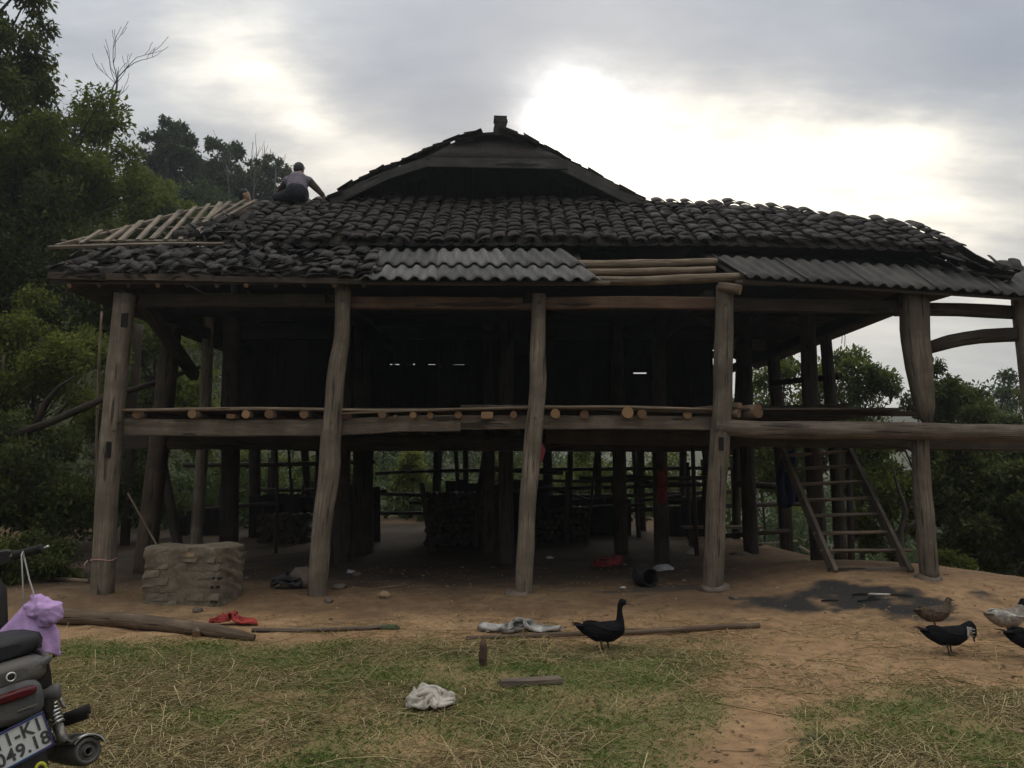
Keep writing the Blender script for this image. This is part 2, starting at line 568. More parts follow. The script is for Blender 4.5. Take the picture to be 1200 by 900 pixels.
def blob(name, caps, voxel, mats, parent=None, smooth=4, pick=None, M=None, squash=None):
    """round cones (p0, r0, p1, r1) fused into one continuous surface; pick(centre) -> material index"""
    vs, fs, n = [], [], 0
    iv, if_ = ICO2
    for p0, r0, p1, r1 in caps:
        p0, p1 = np.array(p0, float), np.array(p1, float)
        k = max(1, int(np.linalg.norm(p1 - p0) / (0.3 * min(r0, r1) + 1e-6)))
        for i in range(k + 1):
            t = i / k
            vs.append(p0 * (1 - t) + p1 * t + iv * (r0 * (1 - t) + r1 * t))
            fs.append(if_ + n)
            n += len(iv)
    me = bpy.data.meshes.new('tmp')
    me.from_pydata(np.concatenate(vs).tolist(), [], np.concatenate(fs).tolist())
    o = bpy.data.objects.new('tmp', me)
    COL.objects.link(o)
    md = o.modifiers.new('r', 'REMESH')
    md.mode, md.voxel_size = 'VOXEL', voxel
    md.use_smooth_shade = True
    ms = o.modifiers.new('s', 'SMOOTH')
    ms.factor, ms.iterations = 0.5, smooth
    dg = bpy.context.evaluated_depsgraph_get()
    m2 = bpy.data.meshes.new_from_object(o.evaluated_get(dg))
    bpy.data.objects.remove(o)
    bpy.data.meshes.remove(me)
    m2.name = name
    m2.materials.clear()
    for m in ([mats] if isinstance(mats, str) else mats):
        m2.materials.append(MATS[m])
    if pick:
        for p in m2.polygons:
            p.material_index = pick(p.center)
    if M is not None:
        m2.transform(M)
    c = Vector((0, 0, 0))
    for v in m2.vertices:
        c += v.co
    c /= max(1, len(m2.vertices))
    if parent is None:
        c.z = min(v.co.z for v in m2.vertices)
    m2.transform(Matrix.Translation(-c))
    o = bpy.data.objects.new(name, m2)
    return link(o, parent, Matrix.Translation(c))


def lattice(ix, iy, seed):
    h = (ix * 374761393 + iy * 668265263 + seed * 974634121) & 0xffffffff
    h = ((h ^ (h >> 13)) * 1274126177) & 0xffffffff
    return ((h ^ (h >> 16)) & 0xffff) / 65535.0


def vnoise(x, y, seed=0):
    x, y = np.asarray(x, float), np.asarray(y, float)
    ix, iy = np.floor(x).astype(np.int64), np.floor(y).astype(np.int64)
    fx, fy = x - ix, y - iy
    fx, fy = fx * fx * (3 - 2 * fx), fy * fy * (3 - 2 * fy)
    a, b = lattice(ix, iy, seed), lattice(ix + 1, iy, seed)
    c, d = lattice(ix, iy + 1, seed), lattice(ix + 1, iy + 1, seed)
    return (a * (1 - fx) + b * fx) * (1 - fy) + (c * (1 - fx) + d * fx) * fy


def fbm(x, y, seed=0, o=4):
    s, a, t = 0, 1.0, 0
    for k in range(o):
        s = s + a * vnoise(np.asarray(x) * 2 ** k, np.asarray(y) * 2 ** k, seed + k)
        t += a
        a *= 0.5
    return s / t


def ss(t):
    t = np.clip(t, 0, 1)
    return t * t * (3 - 2 * t)


# ---------------------------------------------------------------- ground
def hgt(x, y):
    x, y = np.asarray(x, float), np.asarray(y, float)
    z = 0.05 * ss((y - 8.7) / 1.2)
    z = z + 0.25 * np.exp(-((x - 4.7) / 1.9) ** 2 - ((y - 10.9) / 1.7) ** 2)
    z = z + 0.24 * ss((4.2 - y) / 0.9) * ss((-0.7 - x) / 0.5) * ss((y + 3) / 3)
    z = z - 2.2 * ss((y - 10.5 - 0.9 * np.clip(7.0 - x, 0, 3)) / 5) * ss((x - 4.9) / 2.2) * (1 - 0.6 * ss((y - 30) / 40))
    z = z + 8.0 * ss((y - 21) / 30) * ss((-x + 3) / 22) + 4.0 * ss((-x - 9) / 20)
    z = z + 16 * ss((np.hypot(x, y) - 70) / 160) * (0.4 + fbm(x / 60, y / 60, 9))
    near = np.clip(1 - (np.hypot(x, y - 8) - 10) / 20, 0.15, 1)
    z = z + (0.05 * (fbm(x * 0.9, y * 0.9, 3) - 0.5) + 0.045 * (fbm(x * 4, y * 4, 4) - 0.5)) * near
    far = ss((np.hypot(x, y - 8) - 14) / 10)
    return z + far * 0.5 * (fbm(x * 0.3, y * 0.3, 5) - 0.5)


def H(x, y):
    return float(hgt(x, y))


def Gd(u, v):
    """where the sight line through a pixel meets the ground"""
    Y = 6.0
    for _ in range(60):
        p = P(u, v, Y)
        e = p.z - H(p.x, p.y)
        Y += max(-0.6, min(0.6, e * 3))
    p = P(u, v, Y)
    return Vector((p.x, p.y, H(p.x, p.y)))


def project(x, y, z):
    X, Y, Z = x, y, z - 1.6
    d = Y * FW.y + Z * FW.z
    d = np.where(d < 0.05, 0.05, d)
    return CX + F * X / d, CY - F * (Y * UP.y + Z * UP.z) / d


def grass_amount(x, y):
    """how grassy the yard is: two trodden patches, a bare path between them"""
    u, v = project(x, y, 0 * x)
    wob = (fbm(x * 1.3, y * 1.3, 21) - 0.5)
    left = ss((v - 742 + 26 * wob) / 22) * ss((905 - u - (v - 740) * 0.45 + 120 * wob) / 70)
    right = ss((u - 905 + (900 - v) * -0.5 + 160 * wob) / 60) * ss((v - 795 + (1100 - u) * 0.03 + 70 * wob) / 30)
    a = np.maximum(left, right) * (y < 9.5)
    return a * np.clip(0.55 + 1.9 * (fbm(x * 1.9, y * 1.9, 22) - 0.32), 0.08, 1)


def make_ground():
    xs = np.concatenate([-np.geomspace(9.2, 420, 60)[::-1], np.arange(-9, 9.01, 0.075), np.geomspace(9.2, 420, 60)])
    ys = np.concatenate([[-300, -120, -50, -20, -8, -4, -2, 0, 1], np.arange(1.8, 14.01, 0.075), np.geomspace(14.3, 500, 70)])
    X, Y = np.meshgrid(xs, ys, indexing='ij')
    Z = hgt(X, Y)
    nx, ny = X.shape
    V = np.stack([X, Y, Z], -1).reshape(-1, 3)
    ii = np.arange(nx * ny).reshape(nx, ny)
    Q = np.stack([ii[:-1, :-1], ii[1:, :-1], ii[1:, 1:], ii[:-1, 1:]], -1).reshape(-1, 4)
    x, y = V[:, 0], V[:, 1]
    g = grass_amount(x, y)
    p = Gd(1010, 700)
    q = Gd(1075, 722)
    wob = 1.1 * (fbm(x * 2.6, y * 3.6, 31, 5) - 0.5)
    ash = ss((1.0 + wob * 2 - np.hypot((x - p.x) / 1.2, (y - p.y) / 0.66)) / 0.45)
    ash = np.maximum(ash, 0.8 * ss((1.0 + wob * 2 - np.hypot((x - q.x) / 0.55, (y - q.y) / 0.25)) / 0.5))
    r = Gd(770, 690)
    ash = np.maximum(ash, 0.75 * ss((1.0 + wob * 2 - np.hypot((x - r.x) / 0.75, (y - r.y) / 0.35)) / 0.6))
    b = Gd(955, 868)
    ash = np.maximum(ash, 0.9 * ss((1.0 + wob * 2.5 - np.hypot((x - b.x) / 0.16, (y - b.y) / 0.14)) / 0.6))
    wild = np.clip(ss((np.hypot(x * 0.9, y - 13) - 9) / 4), 0, 1)
    soil_shade = (0.62 * ss((y - 8.35 + 1.2 * wob) / 1.1) * (1 - 0.7 * ss((x - 2.6) / 1.5)) + 0.36 * ss((y - 9.9 + 1.2 * wob) / 1.6)) * ss((23.5 - y) / 1.5) * ss((8.0 - np.abs(x + 2.4) + wob) / 1.2) * (0.85 + 0.25 * fbm(x * 2, y * 2, 33))  # darker soil near the house; shade under the floor is painted into the colour
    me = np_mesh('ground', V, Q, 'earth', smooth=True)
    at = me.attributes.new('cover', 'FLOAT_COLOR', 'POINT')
    at.data.foreach_set('color', np.stack([g, ash, wild, soil_shade], -1).astype(np.float32).ravel())
    o = bpy.data.objects.new('ground', me)
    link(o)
    tag(o, kind='structure')


def earth_mat():
    m, t, put, bs, out = material('earth')
    oc = t.n('ShaderNodeTexCoord').outputs['Object']
    cov = t.n('ShaderNodeAttribute', attribute_name='cover')
    at = t.n('ShaderNodeSeparateColor', {0: cov.outputs['Color']})
    n1 = t.noise(oc, 0.8, 5, 0.6)
    n2 = t.noise(oc, 7, 6, 0.7)
    n3 = t.noise(oc, 38, 5, 0.7)
    c = t.ramp(n1, [(0.3, (0.26, 0.155, 0.08)), (0.55, (0.40, 0.248, 0.128)), (0.75, (0.48, 0.315, 0.172))])
    c = t.mix(t.ramp(n2, [(0.35, 0.7), (0.6, 0.0)]), c, (0.17, 0.105, 0.057))
    c = t.mix(t.ramp(n3, [(0.55, 0.0), (0.75, 0.5)]), c, (0.36, 0.28, 0.185))
    vo = t.n('ShaderNodeTexVoronoi', {'Vector': oc, 'Scale': 21.0})
    c = t.mix(t.ramp(vo.outputs['Distance'], [(0.08, 0.5), (0.16, 0.0)]), c, (0.33, 0.29, 0.24))
    gr = t.mix(n3, (0.068, 0.098, 0.03), (0.19, 0.185, 0.072))
    c = t.mix(t.math('MULTIPLY', at.outputs[0], 0.8), c, gr)
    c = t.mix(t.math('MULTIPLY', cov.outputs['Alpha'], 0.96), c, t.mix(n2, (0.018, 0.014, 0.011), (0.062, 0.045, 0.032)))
    c = t.mix(at.outputs[1], c, t.mix(n3, (0.02, 0.019, 0.018), (0.05, 0.046, 0.042)))
    c = t.mix(at.outputs[2], c, t.mix(n2, (0.035, 0.045, 0.018), (0.075, 0.07, 0.035)))
    put('Base Color', c)
    put('Roughness', 0.95)
    h = t.math('ADD', t.math('MULTIPLY', n2, 0.8), t.math('MULTIPLY', n3, 0.45))
    put('Normal', t.n('ShaderNodeBump', {'Height': h, 'Strength': 0.75, 'Distance': 0.03}).outputs[0])


earth_mat()
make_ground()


def scatter(n, amount, u0=-40, u1=1240, v0=700, v1=930):
    """random yard spots, evenly spread in the view so that near ground is not starved"""
    out = np.zeros((0, 2))
    while len(out) < n:
        x = rs.uniform(-7, 7, n * 3)
        y = 3.6 + 6.2 * rs.rand(n * 3) ** 1.35
        u, v = project(x, y, 0 * x)
        ok = (u > u0) & (u < u1) & (v > v0) & (v < v1) & (rs.rand(n * 3) < amount(x, y))
        out = np.concatenate([out, np.stack([x[ok], y[ok]], -1)])
    return out[:n]


def make_grass():
    N = 95000
    xy = scatter(N, lambda x, y: grass_amount(x, y) ** 1.3)
    z = hgt(xy[:, 0], xy[:, 1])
    h = rs.uniform(0.006, 0.024, N) * (0.7 + 0.9 * fbm(xy[:, 0] * 2, xy[:, 1] * 2, 41))
    a = rs.uniform(0, 6.283, N)
    ln = rs.uniform(0.8, 2.6, N) * h
    wd = rs.uniform(0.0015, 0.0035, N)
    base = np.stack([xy[:, 0], xy[:, 1], z - 0.004], -1)
    side = np.stack([np.cos(a), np.sin(a), 0 * a], -1) * wd[:, None]
    b = rs.uniform(0, 6.283, N)
    lean = np.stack([np.cos(b) * ln, np.sin(b) * ln, h], -1)
    mid = base + lean * np.array([0.4, 0.4, 0.62])
    V = np.stack([base - side, base + side, mid + side * 0.8, base + lean, mid - side * 0.8], 1).reshape(-1, 3)
    Fc = (np.arange(N)[:, None] * 5 + np.arange(5)[None])
    t = np.repeat(np.clip(rs.normal(0.45, 0.25, N), 0, 1), 5)
    o = bpy.data.objects.new('grass', np_mesh('grass', V, Fc, 'grass_blade', t, kverts=5))
    link(o)
    tag(o, 'short trampled green grass growing in patches over the yard', 'grass', kind='stuff')


def make_straw():
    N = 16000

    def amount(x, y):
        g = grass_amount(x, y)
        u, v = project(x, y, 0 * x)
        cl = np.clip(3.2 * (fbm(x * 1.1, y * 1.1, 51) - 0.38), 0.04, 1)
        yard = ss((v - 715) / 30)
        return np.clip((0.25 + 0.9 * g) * cl * yard * (.45 + .55 * ss((v - 770) / 60)), 0, 1)
    xy = scatter(N, amount)
    L = np.clip(rs.lognormal(-2.1, 0.65, N), 0.04, 0.6)
    big = rs.rand(N) < 0.03
    L[big] = rs.uniform(0.3, 0.6, big.sum())
    r = rs.uniform(0.0012, 0.0024, N)
    r[big] *= 1.5
    a = rs.normal(0.2, 0.8, N) + np.where(rs.rand(N) < 0.5, 0, 1.2)
    d = np.stack([np.cos(a), np.sin(a)], -1)
    pe = np.stack([-d[:, 1], d[:, 0]], -1)
    bend = rs.normal(0, 0.12, N) * L
    lift = rs.uniform(0.002, 0.03, N)
    rings = []
    for k, t in enumerate((-0.5, -0.17, 0.17, 0.5)):
        q = xy + d * (L * t)[:, None] + pe * (bend * (0.25 - t * t) * 4)[:, None]
        zc = hgt(q[:, 0], q[:, 1]) + r + lift * (0.25 - t * t) * 3.5 + (rs.rand(N) < 0.06) * (t + 0.5) * L * rs.uniform(0, 0.45, N)
        c = np.stack([q[:, 0], q[:, 1], zc], -1)
        for j in range(3):
            an = 2.094 * j + 0.5
            off = np.stack([pe[:, 0] * math.cos(an), pe[:, 1] * math.cos(an), np.full(N, math.sin(an))], -1) * r[:, None]
            rings.append(c + off)
    V = np.stack(rings, 1).reshape(-1, 3)
    loc = np.array([[k * 3 + j, k * 3 + (j + 1) % 3, (k + 1) * 3 + (j + 1) % 3, (k + 1) * 3 + j] for k in range(3) for j in range(3)])
    Fc = (np.arange(N)[:, None, None] * 12 + loc[None]).reshape(-1, 4)
    t = np.repeat(np.clip(rs.beta(2, 2.2, N), 0, 1), 12)
    o = bpy.data.objects.new('straw', np_mesh('straw', V, Fc, 'dry_straw', t, True))
    link(o)
    tag(o, 'loose dry straw and rice stalks strewn over the yard', 'straw', kind='stuff')


def make_clods():
    """earth clods and small stones"""
    N = 2600
    iv, if_ = ICO1
    x = rs.uniform(-6.5, 7, N)
    y = 4.2 + 8.5 * rs.rand(N) ** 1.2
    s = np.clip(rs.lognormal(-4.9, 0.55, N), 0.003, 0.028)
    V = iv[None] * s[:, None, None] * rs.uniform(0.6, 1.3, (N, len(iv), 1)) * np.array([1.2, 1.0, 0.65])
    V = V + np.stack([x, y, hgt(x, y) + 0.15 * s], -1)[:, None]
    Fc = (np.arange(N)[:, None, None] * len(iv) + if_[None]).reshape(-1, 3)
    o = bpy.data.objects.new('earth_clods', np_mesh('earth_clods', V.reshape(-1, 3), Fc, 'clod', kverts=3))
    link(o)
    tag(o, 'small earth clods and stones scattered on the bare dirt', 'clods', kind='stuff')


plain('clod', (0.36, 0.25, 0.15), (0.20, 0.13, 0.075), 3, 0.95)
def make_litter():
    N = 1500
    xy = scatter(N, lambda x, y: np.clip(2.2 * (fbm(x * 1.4, y * 1.4, 61) - .35), .03, 1), v0=672)
    iv = np.array([[-.5, 0, 0], [-.12, .24, .05], [.5, 0, .02], [-.12, -.24, .05]])
    a = rs.uniform(0, 6.283, N)
    s = rs.uniform(.02, .055, N)
    ca, sa = np.cos(a), np.sin(a)
    V = np.stack([iv[None, :, 0] * ca[:, None] - iv[None, :, 1] * sa[:, None], iv[None, :, 0] * sa[:, None] + iv[None, :, 1] * ca[:, None], iv[None, :, 2] * rs.uniform(-1.5, 3, N)[:, None] + iv[None, :, 0] * rs.uniform(-.3, .3, N)[:, None]], -1) * s[:, None, None]
    V = V + np.stack([xy[:, 0], xy[:, 1], hgt(xy[:, 0], xy[:, 1]) + .008], -1)[:, None]
    o = bpy.data.objects.new('fallen_leaves', np_mesh('fallen_leaves', V.reshape(-1, 3), np.arange(N * 4).reshape(N, 4), 'dead_leaf', np.repeat(rs.rand(N), 4)))
    link(o)
    tag(o, 'dry brown leaves and droppings scattered over the yard', 'leaves', kind='stuff')


leaf_mat('dead_leaf', (0.06, 0.04, 0.025), (0.24, 0.15, 0.08), .1, .9)
make_litter()
make_grass()
make_straw()
make_clods()


# ---------------------------------------------------------------- the stilt house
HY = 10.0
house = thing('stilt_house', (0, HY, 0), 'old wooden stilt house with dark tiled hip and gable roof and open ground floor', 'house')
FLOOR_Z = P(500, 480, HY).z


def post(name, pix, Y, mat='post_wood', sec=10, jit=0.05, parent=house, sink=0.12, seed=None, step=0.16):
    pts = [P(u, v, Y) for u, v, r in pix]
    pts[0].z -= sink
    return MB().tube(pts, [r for _, _, r in pix], sec, step, jit, seed=seed).build(name, mat, parent)


SQ = squarish(0.3)
# front row
post('post', [(120, 693, .112), (127, 560, .108), (136, 450, .106), (147, 345, .106)], HY, sec=SQ, jit=0.03)
p2 = post('post', [(371, 700, .118), (376, 630, .12), (385, 560, .132), (388, 510, .125), (394, 440, .112), (401, 390, .098), (402, 335, .1)], HY)
post('post', [(613, 693, .102), (618, 600, .106), (626, 500, .108), (631, 440, .102), (630, 415, .095), (632, 345, .088)], HY)
post('post', [(835, 690, .125), (840, 570, .122), (846, 480, .122), (850, 335, .112)], HY)
post('post', [(1089, 668, .115), (1083, 600, .112), (1078, 530, .105), (1078, 500, .1)], HY + .06)
post('post', [(1087, 498, .04), (1084, 478, .10), (1077, 430, .13), (1072, 385, .143), (1071, 345, .145)], HY + .02, sec=SQ, jit=0.03, sink=0)
post('post', [(1242, 690, .12), (1228, 600, .115), (1209, 450, .105), (1197, 345, .10)], HY, sec=SQ, jit=0.03)


def mortise_shade(u, v, wpx, hpx, Y):
    """a dark slot cut in a post's face, with a raised rim"""
    c = P(u, v, Y)
    k = Y / F
    m = MB()
    m.box(c, (wpx * k, .012, hpx * k), jit=0.004)
    m.build('mortise_shade', 'soot_wood', house)  # soot black stands for the shade inside the slot


mortise_shade(146, 375, 8, 16, HY - .105)
mortise_shade(127, 527, 6, 19, HY - .108)
mortise_shade(845, 520, 6, 15, HY - .118)
# a pink ribbon tied round the first post
rb = MB()
cp = P(121, 655, HY)
rb.tube([cp + Vector((math.cos(a) * .14, math.sin(a) * .14, .012 * math.sin(3 * a))) for a in [i * .35 for i in range(19)]], .006, 5, caps=False)
rb.tube([cp + Vector((-.12, -.13, 0)), cp + Vector((-.15, -.15, -.05)), cp + Vector((-.14, -.15, -.09))], .006, 5)
plain('pink_cord', (0.55, 0.3, 0.27), rough=0.7)
tag(rb.build('cord', 'pink_cord'), 'pale pink cord knotted round the squared corner post beside the brick stack', 'cord')

# inner posts: (bottom u, v, top u, v, depth, radius, material)
INNER = [(168, 668, 206, 350, 12.0, .12, 'inner_wood', SQ), (228, 640, 246, 345, 13.2, .1, 'post_wood', 8), (268, 640, 272, 345, 13.6, .125, 'dark_wood', SQ),
         (400, 655, 402, 345, 13.2, .15, 'inner_wood', 10), (426, 640, 427, 345, 14.6, .16, 'dark_wood', SQ), (572, 640, 572, 345, 14.8, .11, 'dark_wood', 8),
         (594, 657, 596, 345, 13.0, .115, 'inner_wood', 10), (728, 640, 722, 345, 14.6, .12, 'inner_wood', 10), (776, 655, 772, 345, 13.2, .118, 'inner_wood', 10),
         (880, 638, 872, 345, 14.5, .13, 'dark_wood', 10), (862, 612, 868, 380, 17.5, .09, 'inner_wood', 8), (922, 622, 903, 385, 16.0, .11, 'dark_wood', SQ),
         (961, 668, 946, 365, 12.2, .125, 'inner_wood', 10), (983, 640, 985, 500, 14.0, .075, 'dark_wood', 8), (997, 640, 994, 500, 14.3, .06, 'dark_wood', 8),
         (980, 505, 966, 380, 13.4, .105, 'dark_wood', 8), (300, 610, 302, 345, 18.0, .13, 'dark_wood', 8), (322, 606, 322, 500, 19.4, .09, 'dark_wood', 8),
         (365, 600, 355, 500, 19.6, .1, 'dark_wood', 8), (510, 606, 516, 345, 19.6, .11, 'dark_wood', 8), (545, 606, 545, 500, 19.6, .07, 'dark_wood', 8), (700, 608, 700, 500, 19.4, .08, 'dark_wood', 8),
         (668, 612, 669, 500, 18.0, .06, 'inner_wood', 8), (752, 605, 750, 500, 19.5, .1, 'dark_wood', 8), (800, 605, 801, 500, 19.5, .09, 'dark_wood', 8), (642, 606, 640, 500, 19.6, .12, 'dark_wood', 8),
         (212, 640, 180, 500, 14.2, .09, 'dark_wood', 8), (276, 606, 265, 500, 19.4, .1, 'dark_wood', 8), (150, 560, 163, 380, 16.0, .09, 'dark_wood', 8)]
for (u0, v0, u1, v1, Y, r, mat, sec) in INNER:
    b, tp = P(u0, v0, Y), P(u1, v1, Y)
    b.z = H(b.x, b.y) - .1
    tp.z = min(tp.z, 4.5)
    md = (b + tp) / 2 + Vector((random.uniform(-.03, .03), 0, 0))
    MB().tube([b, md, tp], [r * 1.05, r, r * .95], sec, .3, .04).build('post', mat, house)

# footing stones under the posts
plain('footing', (0.17, 0.14, 0.11), (0.095, 0.075, 0.056), 4, 0.95, bump=0.7, bscale=14)


def rock(name, c, sx, sy, sz, mat, parent=None, seed=1, sub=3, flat=0.0, rough=0.35):
    v, f = _ico(sub)
    rg = np.random.RandomState(seed)
    d = v.copy()
    for _ in range(7):
        n = rg.normal(size=3)
        n /= np.linalg.norm(n)
        k = rg.uniform(0.55, 0.9)
        e = d @ n - k
        d -= np.clip(e, 0, None)[:, None] * n * 0.9
    d *= (1 + rough * 0.35 * (fbm(v[:, 0] * 3 + 9, v[:, 1] * 3 + v[:, 2] * 2.3, seed) - 0.5))[:, None]
    d = d * np.array([sx, sy, sz])
    m = MB()
    m.v = [Vector(c) + Vector(x) for x in d]
    for q in f:
        m.face(q, None, 0, sub > 2)
    return m.build(name, mat, parent)


a = Gd(843, 696)
rock('footing_stone', (a.x, HY + .02, a.z + .02), .24, .2, .09, 'footing', house, 3)
a = Gd(608, 697)
rock('footing_stone', (a.x, HY, a.z), .19, .17, .06, 'footing', house, 4)
for k, (u, v, Y, s) in enumerate(((868, 645, 14.3, .2), (1087, 672, 10.05, .16))):
    a = P(u, v, Y)
    rock('footing_stone', (a.x, Y, H(a.x, Y)), s, s, .07, 'footing', house, 9 + k)

# floor beams along the front
MB().beam(P(138, 500, HY + .14), P(400, 501, HY + .14), .13, .205, mid=[P(270, 502, HY + .14)]).build('floor_beam', 'beam_wood', house)
MB().beam(P(394, 501, HY + .13), P(540, 496, HY + .13), .12, .20, mid=[P(470, 497, HY + .13)]).build('floor_beam', 'beam_wood', house)
MB().beam(P(534, 495, HY + .15), P(860, 497, HY + .15), .12, .175, mid=[P(640, 495, HY + .15), P(750, 495, HY + .15)]).build('floor_beam', 'beam_wood', house)
MB().tube([P(838, 500, HY - .03), P(872, 503, HY - .05), P(960, 504, HY - .05), P(1060, 505, HY - .06), P(1150, 507, HY - .05), P(1262, 509, HY - .05)], [.095, .108, .11, .108, .105, .10], 12, .2, .05).build('floor_beam', 'beam_wood', house)
MB().beam(P(640, 511, HY + .9), P(1262, 521, HY + 1.1), .16, .2).build('floor_beam', 'inner_wood', house)
MB().beam(P(120, 518, HY + 2.0), P(800, 522, HY + 2.2), .16, .2).build('floor_beam', 'dark_wood', house)
for Y in (14.5, 17.0, 19.4):
    MB().beam((-5.2, Y, FLOOR_Z - .25), (5.2, Y, FLOOR_Z - .25), .15, .2).build('floor_beam', 'dark_wood', house)
for (u, v) in ((139, 494), (134, 505), (389, 495), (387, 506), (627, 489), (846, 489), (845, 503), (401, 352), (632, 355), (849, 356), (146, 352)):
    q = P(u, v, HY - .10)
    MB().tube([q + Vector((0, .05, 0)), q + Vector((random.uniform(-.01, .01), -.035, random.uniform(-.01, .01)))], [.018, .015], 7, None, .05, cap_mat=0).build('peg', 'beam_wood', house)
# joist ends on top of the beam: (u, v, radius px, square?)
for (u, v, r, sq) in ((160, 487, 6, 0), (225, 486, 6, 0), (270, 487, 4.5, 1), (288, 487, 5.5, 0), (315, 487, 6, 0), (356, 488, 6, 0), (404, 490, 6, 1), (448, 487, 5.5, 0), (463, 489, 2.6, 0), (484, 487, 4.5, 0),
                      (504, 489, 4.5, 0), (537, 486, 5.2, 0), (571, 485, 7, 1), (602, 484, 5, 0), (651, 485, 6.5, 0), (685, 486, 6, 0), (736, 488, 8, 0), (753, 487, 6, 0), (806, 487, 6, 0)):
    k = HY / F
    rr = r * k * .86
    c = P(u, v, HY + random.uniform(-.05, .03))
    c.z = P(u, 490.5, HY).z + rr * (0.65 if sq else 1.0)
    m = MB()
    m.tube([c, c + Vector((random.uniform(-.15, .15), 5.5, 0))], [rr, rr * .95], squarish(.25, 1.15, .65) if sq else 12, .5, .05, cap_mat=1)
    m.build('joist', ['log_bark', 'cut_end'], house)
# floorboards, each its own
for i in range(44):
    y = HY + .16 + i * .215
    z = FLOOR_Z + .012 + random.uniform(-.006, .006)
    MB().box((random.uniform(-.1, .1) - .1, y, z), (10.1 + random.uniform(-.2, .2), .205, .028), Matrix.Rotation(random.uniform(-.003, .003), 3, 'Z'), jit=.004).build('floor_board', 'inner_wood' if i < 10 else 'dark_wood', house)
# long thin poles along the floor's edge
MB().tube([P(135, 481, HY), P(300, 479, HY - .02), P(470, 481, HY), P(620, 478, HY)], [.02, .024, .02, .014], 7, .3, .08).build('edge_pole', 'pole_wood', house)
MB().tube([P(395, 485, HY - .02), P(520, 480, HY - .03), P(700, 477, HY), P(838, 480, HY)], [.012, .018, .022, .018], 7, .3, .08).build('edge_pole', 'pole_wood', house)
MB().tube([P(540, 476, HY + .05), P(640, 477, HY + .02), P(835, 483, HY + .04)], [.016, .024, .02], 7, .3, .08).build('edge_pole', 'beam_wood', house)
MB().beam(P(856, 484, HY + .2), P(1080, 485, HY + .5), .12, .06).build('edge_board', 'dark_wood', house)
MB().beam(P(884, 480, HY + 2.2), P(992, 477, HY + 2.2), .1, .1).build('edge_board', 'dark_wood', house)
MB().beam(P(905, 449, 15.2), P(985, 441, 13.6), .07, .1).build('rail', 'dark_wood', house)
# lower and upper ties
MB().beam(P(165, 352, HY + .16), P(400, 353, HY + .16), .12, .16).build('tie_beam', 'dark_wood', house)
MB().beam(P(398, 355, HY + .17), P(634, 356, HY + .17), .12, .15).build('tie_beam', 'red_beam_wood', house)
MB().beam(P(630, 356, HY + .15), P(840, 356, HY + .15), .12, .15, mid=[P(740, 355, HY + .15)]).build('tie_beam', 'red_beam_wood', house)
MB().beam(P(845, 357, HY + .17), P(1060, 361, HY + .17), .12, .16).build('tie_beam', 'dark_wood', house)
MB().beam(P(1050, 363, HY + .1), P(1262, 371, HY + .1), .14, .15, mid=[P(1125, 363, HY + .1)]).build('tie_beam', 'dark_wood', house)
MB().tube([P(1084, 409, HY + .08), P(1110, 401, HY + .08), P(1150, 394, HY + .07), P(1203, 392, HY + .05)], [.075, .085, .085, .08], SQ, .2, .04).build('brace', 'dark_wood', house)
MB().beam(P(-5.05 * 0 + 160, 345, HY + .2), P(228, 440, HY + 2.6), .14, .16).build('brace', 'dark_wood', house)
for x in (-5.0, -2.3, .2, 2.5, 5.0):
    MB().beam((x, HY + .1, 3.72), (x, 20.2, 3.8), .13, .16).build('cross_beam', 'soot_wood', house)
for y in (12.3, 14.6, 17.2, 19.6):
    MB().beam((-5.3, y, 3.95), (5.4, y, 3.95), .12, .15).build('cross_beam', 'soot_wood', house)

# the closed room upstairs: dark planks with a few open joints
RX0, RX1, RY0, RY1 = P(262, 400, 15.2).x, P(826, 400, 15.2).x, 15.2, 19.2
ZT = 4.25
import itertools
ALT, ALT2 = itertools.cycle((0, .034)), itertools.cycle((0, .034))
x = RX0
zs0, zs1 = P(600, 433, RY0).z, P(600, 426, RY0).z
while x < RX1:
    wv_ = random.uniform(.2, .27)
    u = CX + x / RY0 * F
    zs0, zs1 = (P(600, 431, RY0).z, P(600, 427, RY0).z) if u < 700 else (P(600, 440, RY0).z, P(600, 436, RY0).z)
    if (438 < u < 580 and random.random() < .75) or 728 < u < 748:
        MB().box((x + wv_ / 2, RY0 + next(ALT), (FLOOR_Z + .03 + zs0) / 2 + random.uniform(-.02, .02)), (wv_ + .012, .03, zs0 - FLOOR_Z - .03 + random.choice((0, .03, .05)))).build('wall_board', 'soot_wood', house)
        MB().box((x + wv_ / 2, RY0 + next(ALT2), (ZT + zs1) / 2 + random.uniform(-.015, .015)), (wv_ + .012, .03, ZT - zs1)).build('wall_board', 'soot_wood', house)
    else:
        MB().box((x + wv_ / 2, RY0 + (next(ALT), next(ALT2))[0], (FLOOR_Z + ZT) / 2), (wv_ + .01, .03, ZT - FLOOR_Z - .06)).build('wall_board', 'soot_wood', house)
    x += wv_
y = RY0 + .1
while y < RY1:
    wv_ = random.uniform(.24, .32)
    for X in (RX0, RX1 + .05):
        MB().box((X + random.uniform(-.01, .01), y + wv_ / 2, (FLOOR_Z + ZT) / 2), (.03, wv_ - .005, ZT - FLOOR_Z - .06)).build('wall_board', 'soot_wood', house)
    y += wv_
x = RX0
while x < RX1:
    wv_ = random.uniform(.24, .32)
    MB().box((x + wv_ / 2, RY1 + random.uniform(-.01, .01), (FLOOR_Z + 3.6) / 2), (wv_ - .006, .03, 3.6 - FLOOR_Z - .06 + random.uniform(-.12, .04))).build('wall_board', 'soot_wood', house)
    x += wv_
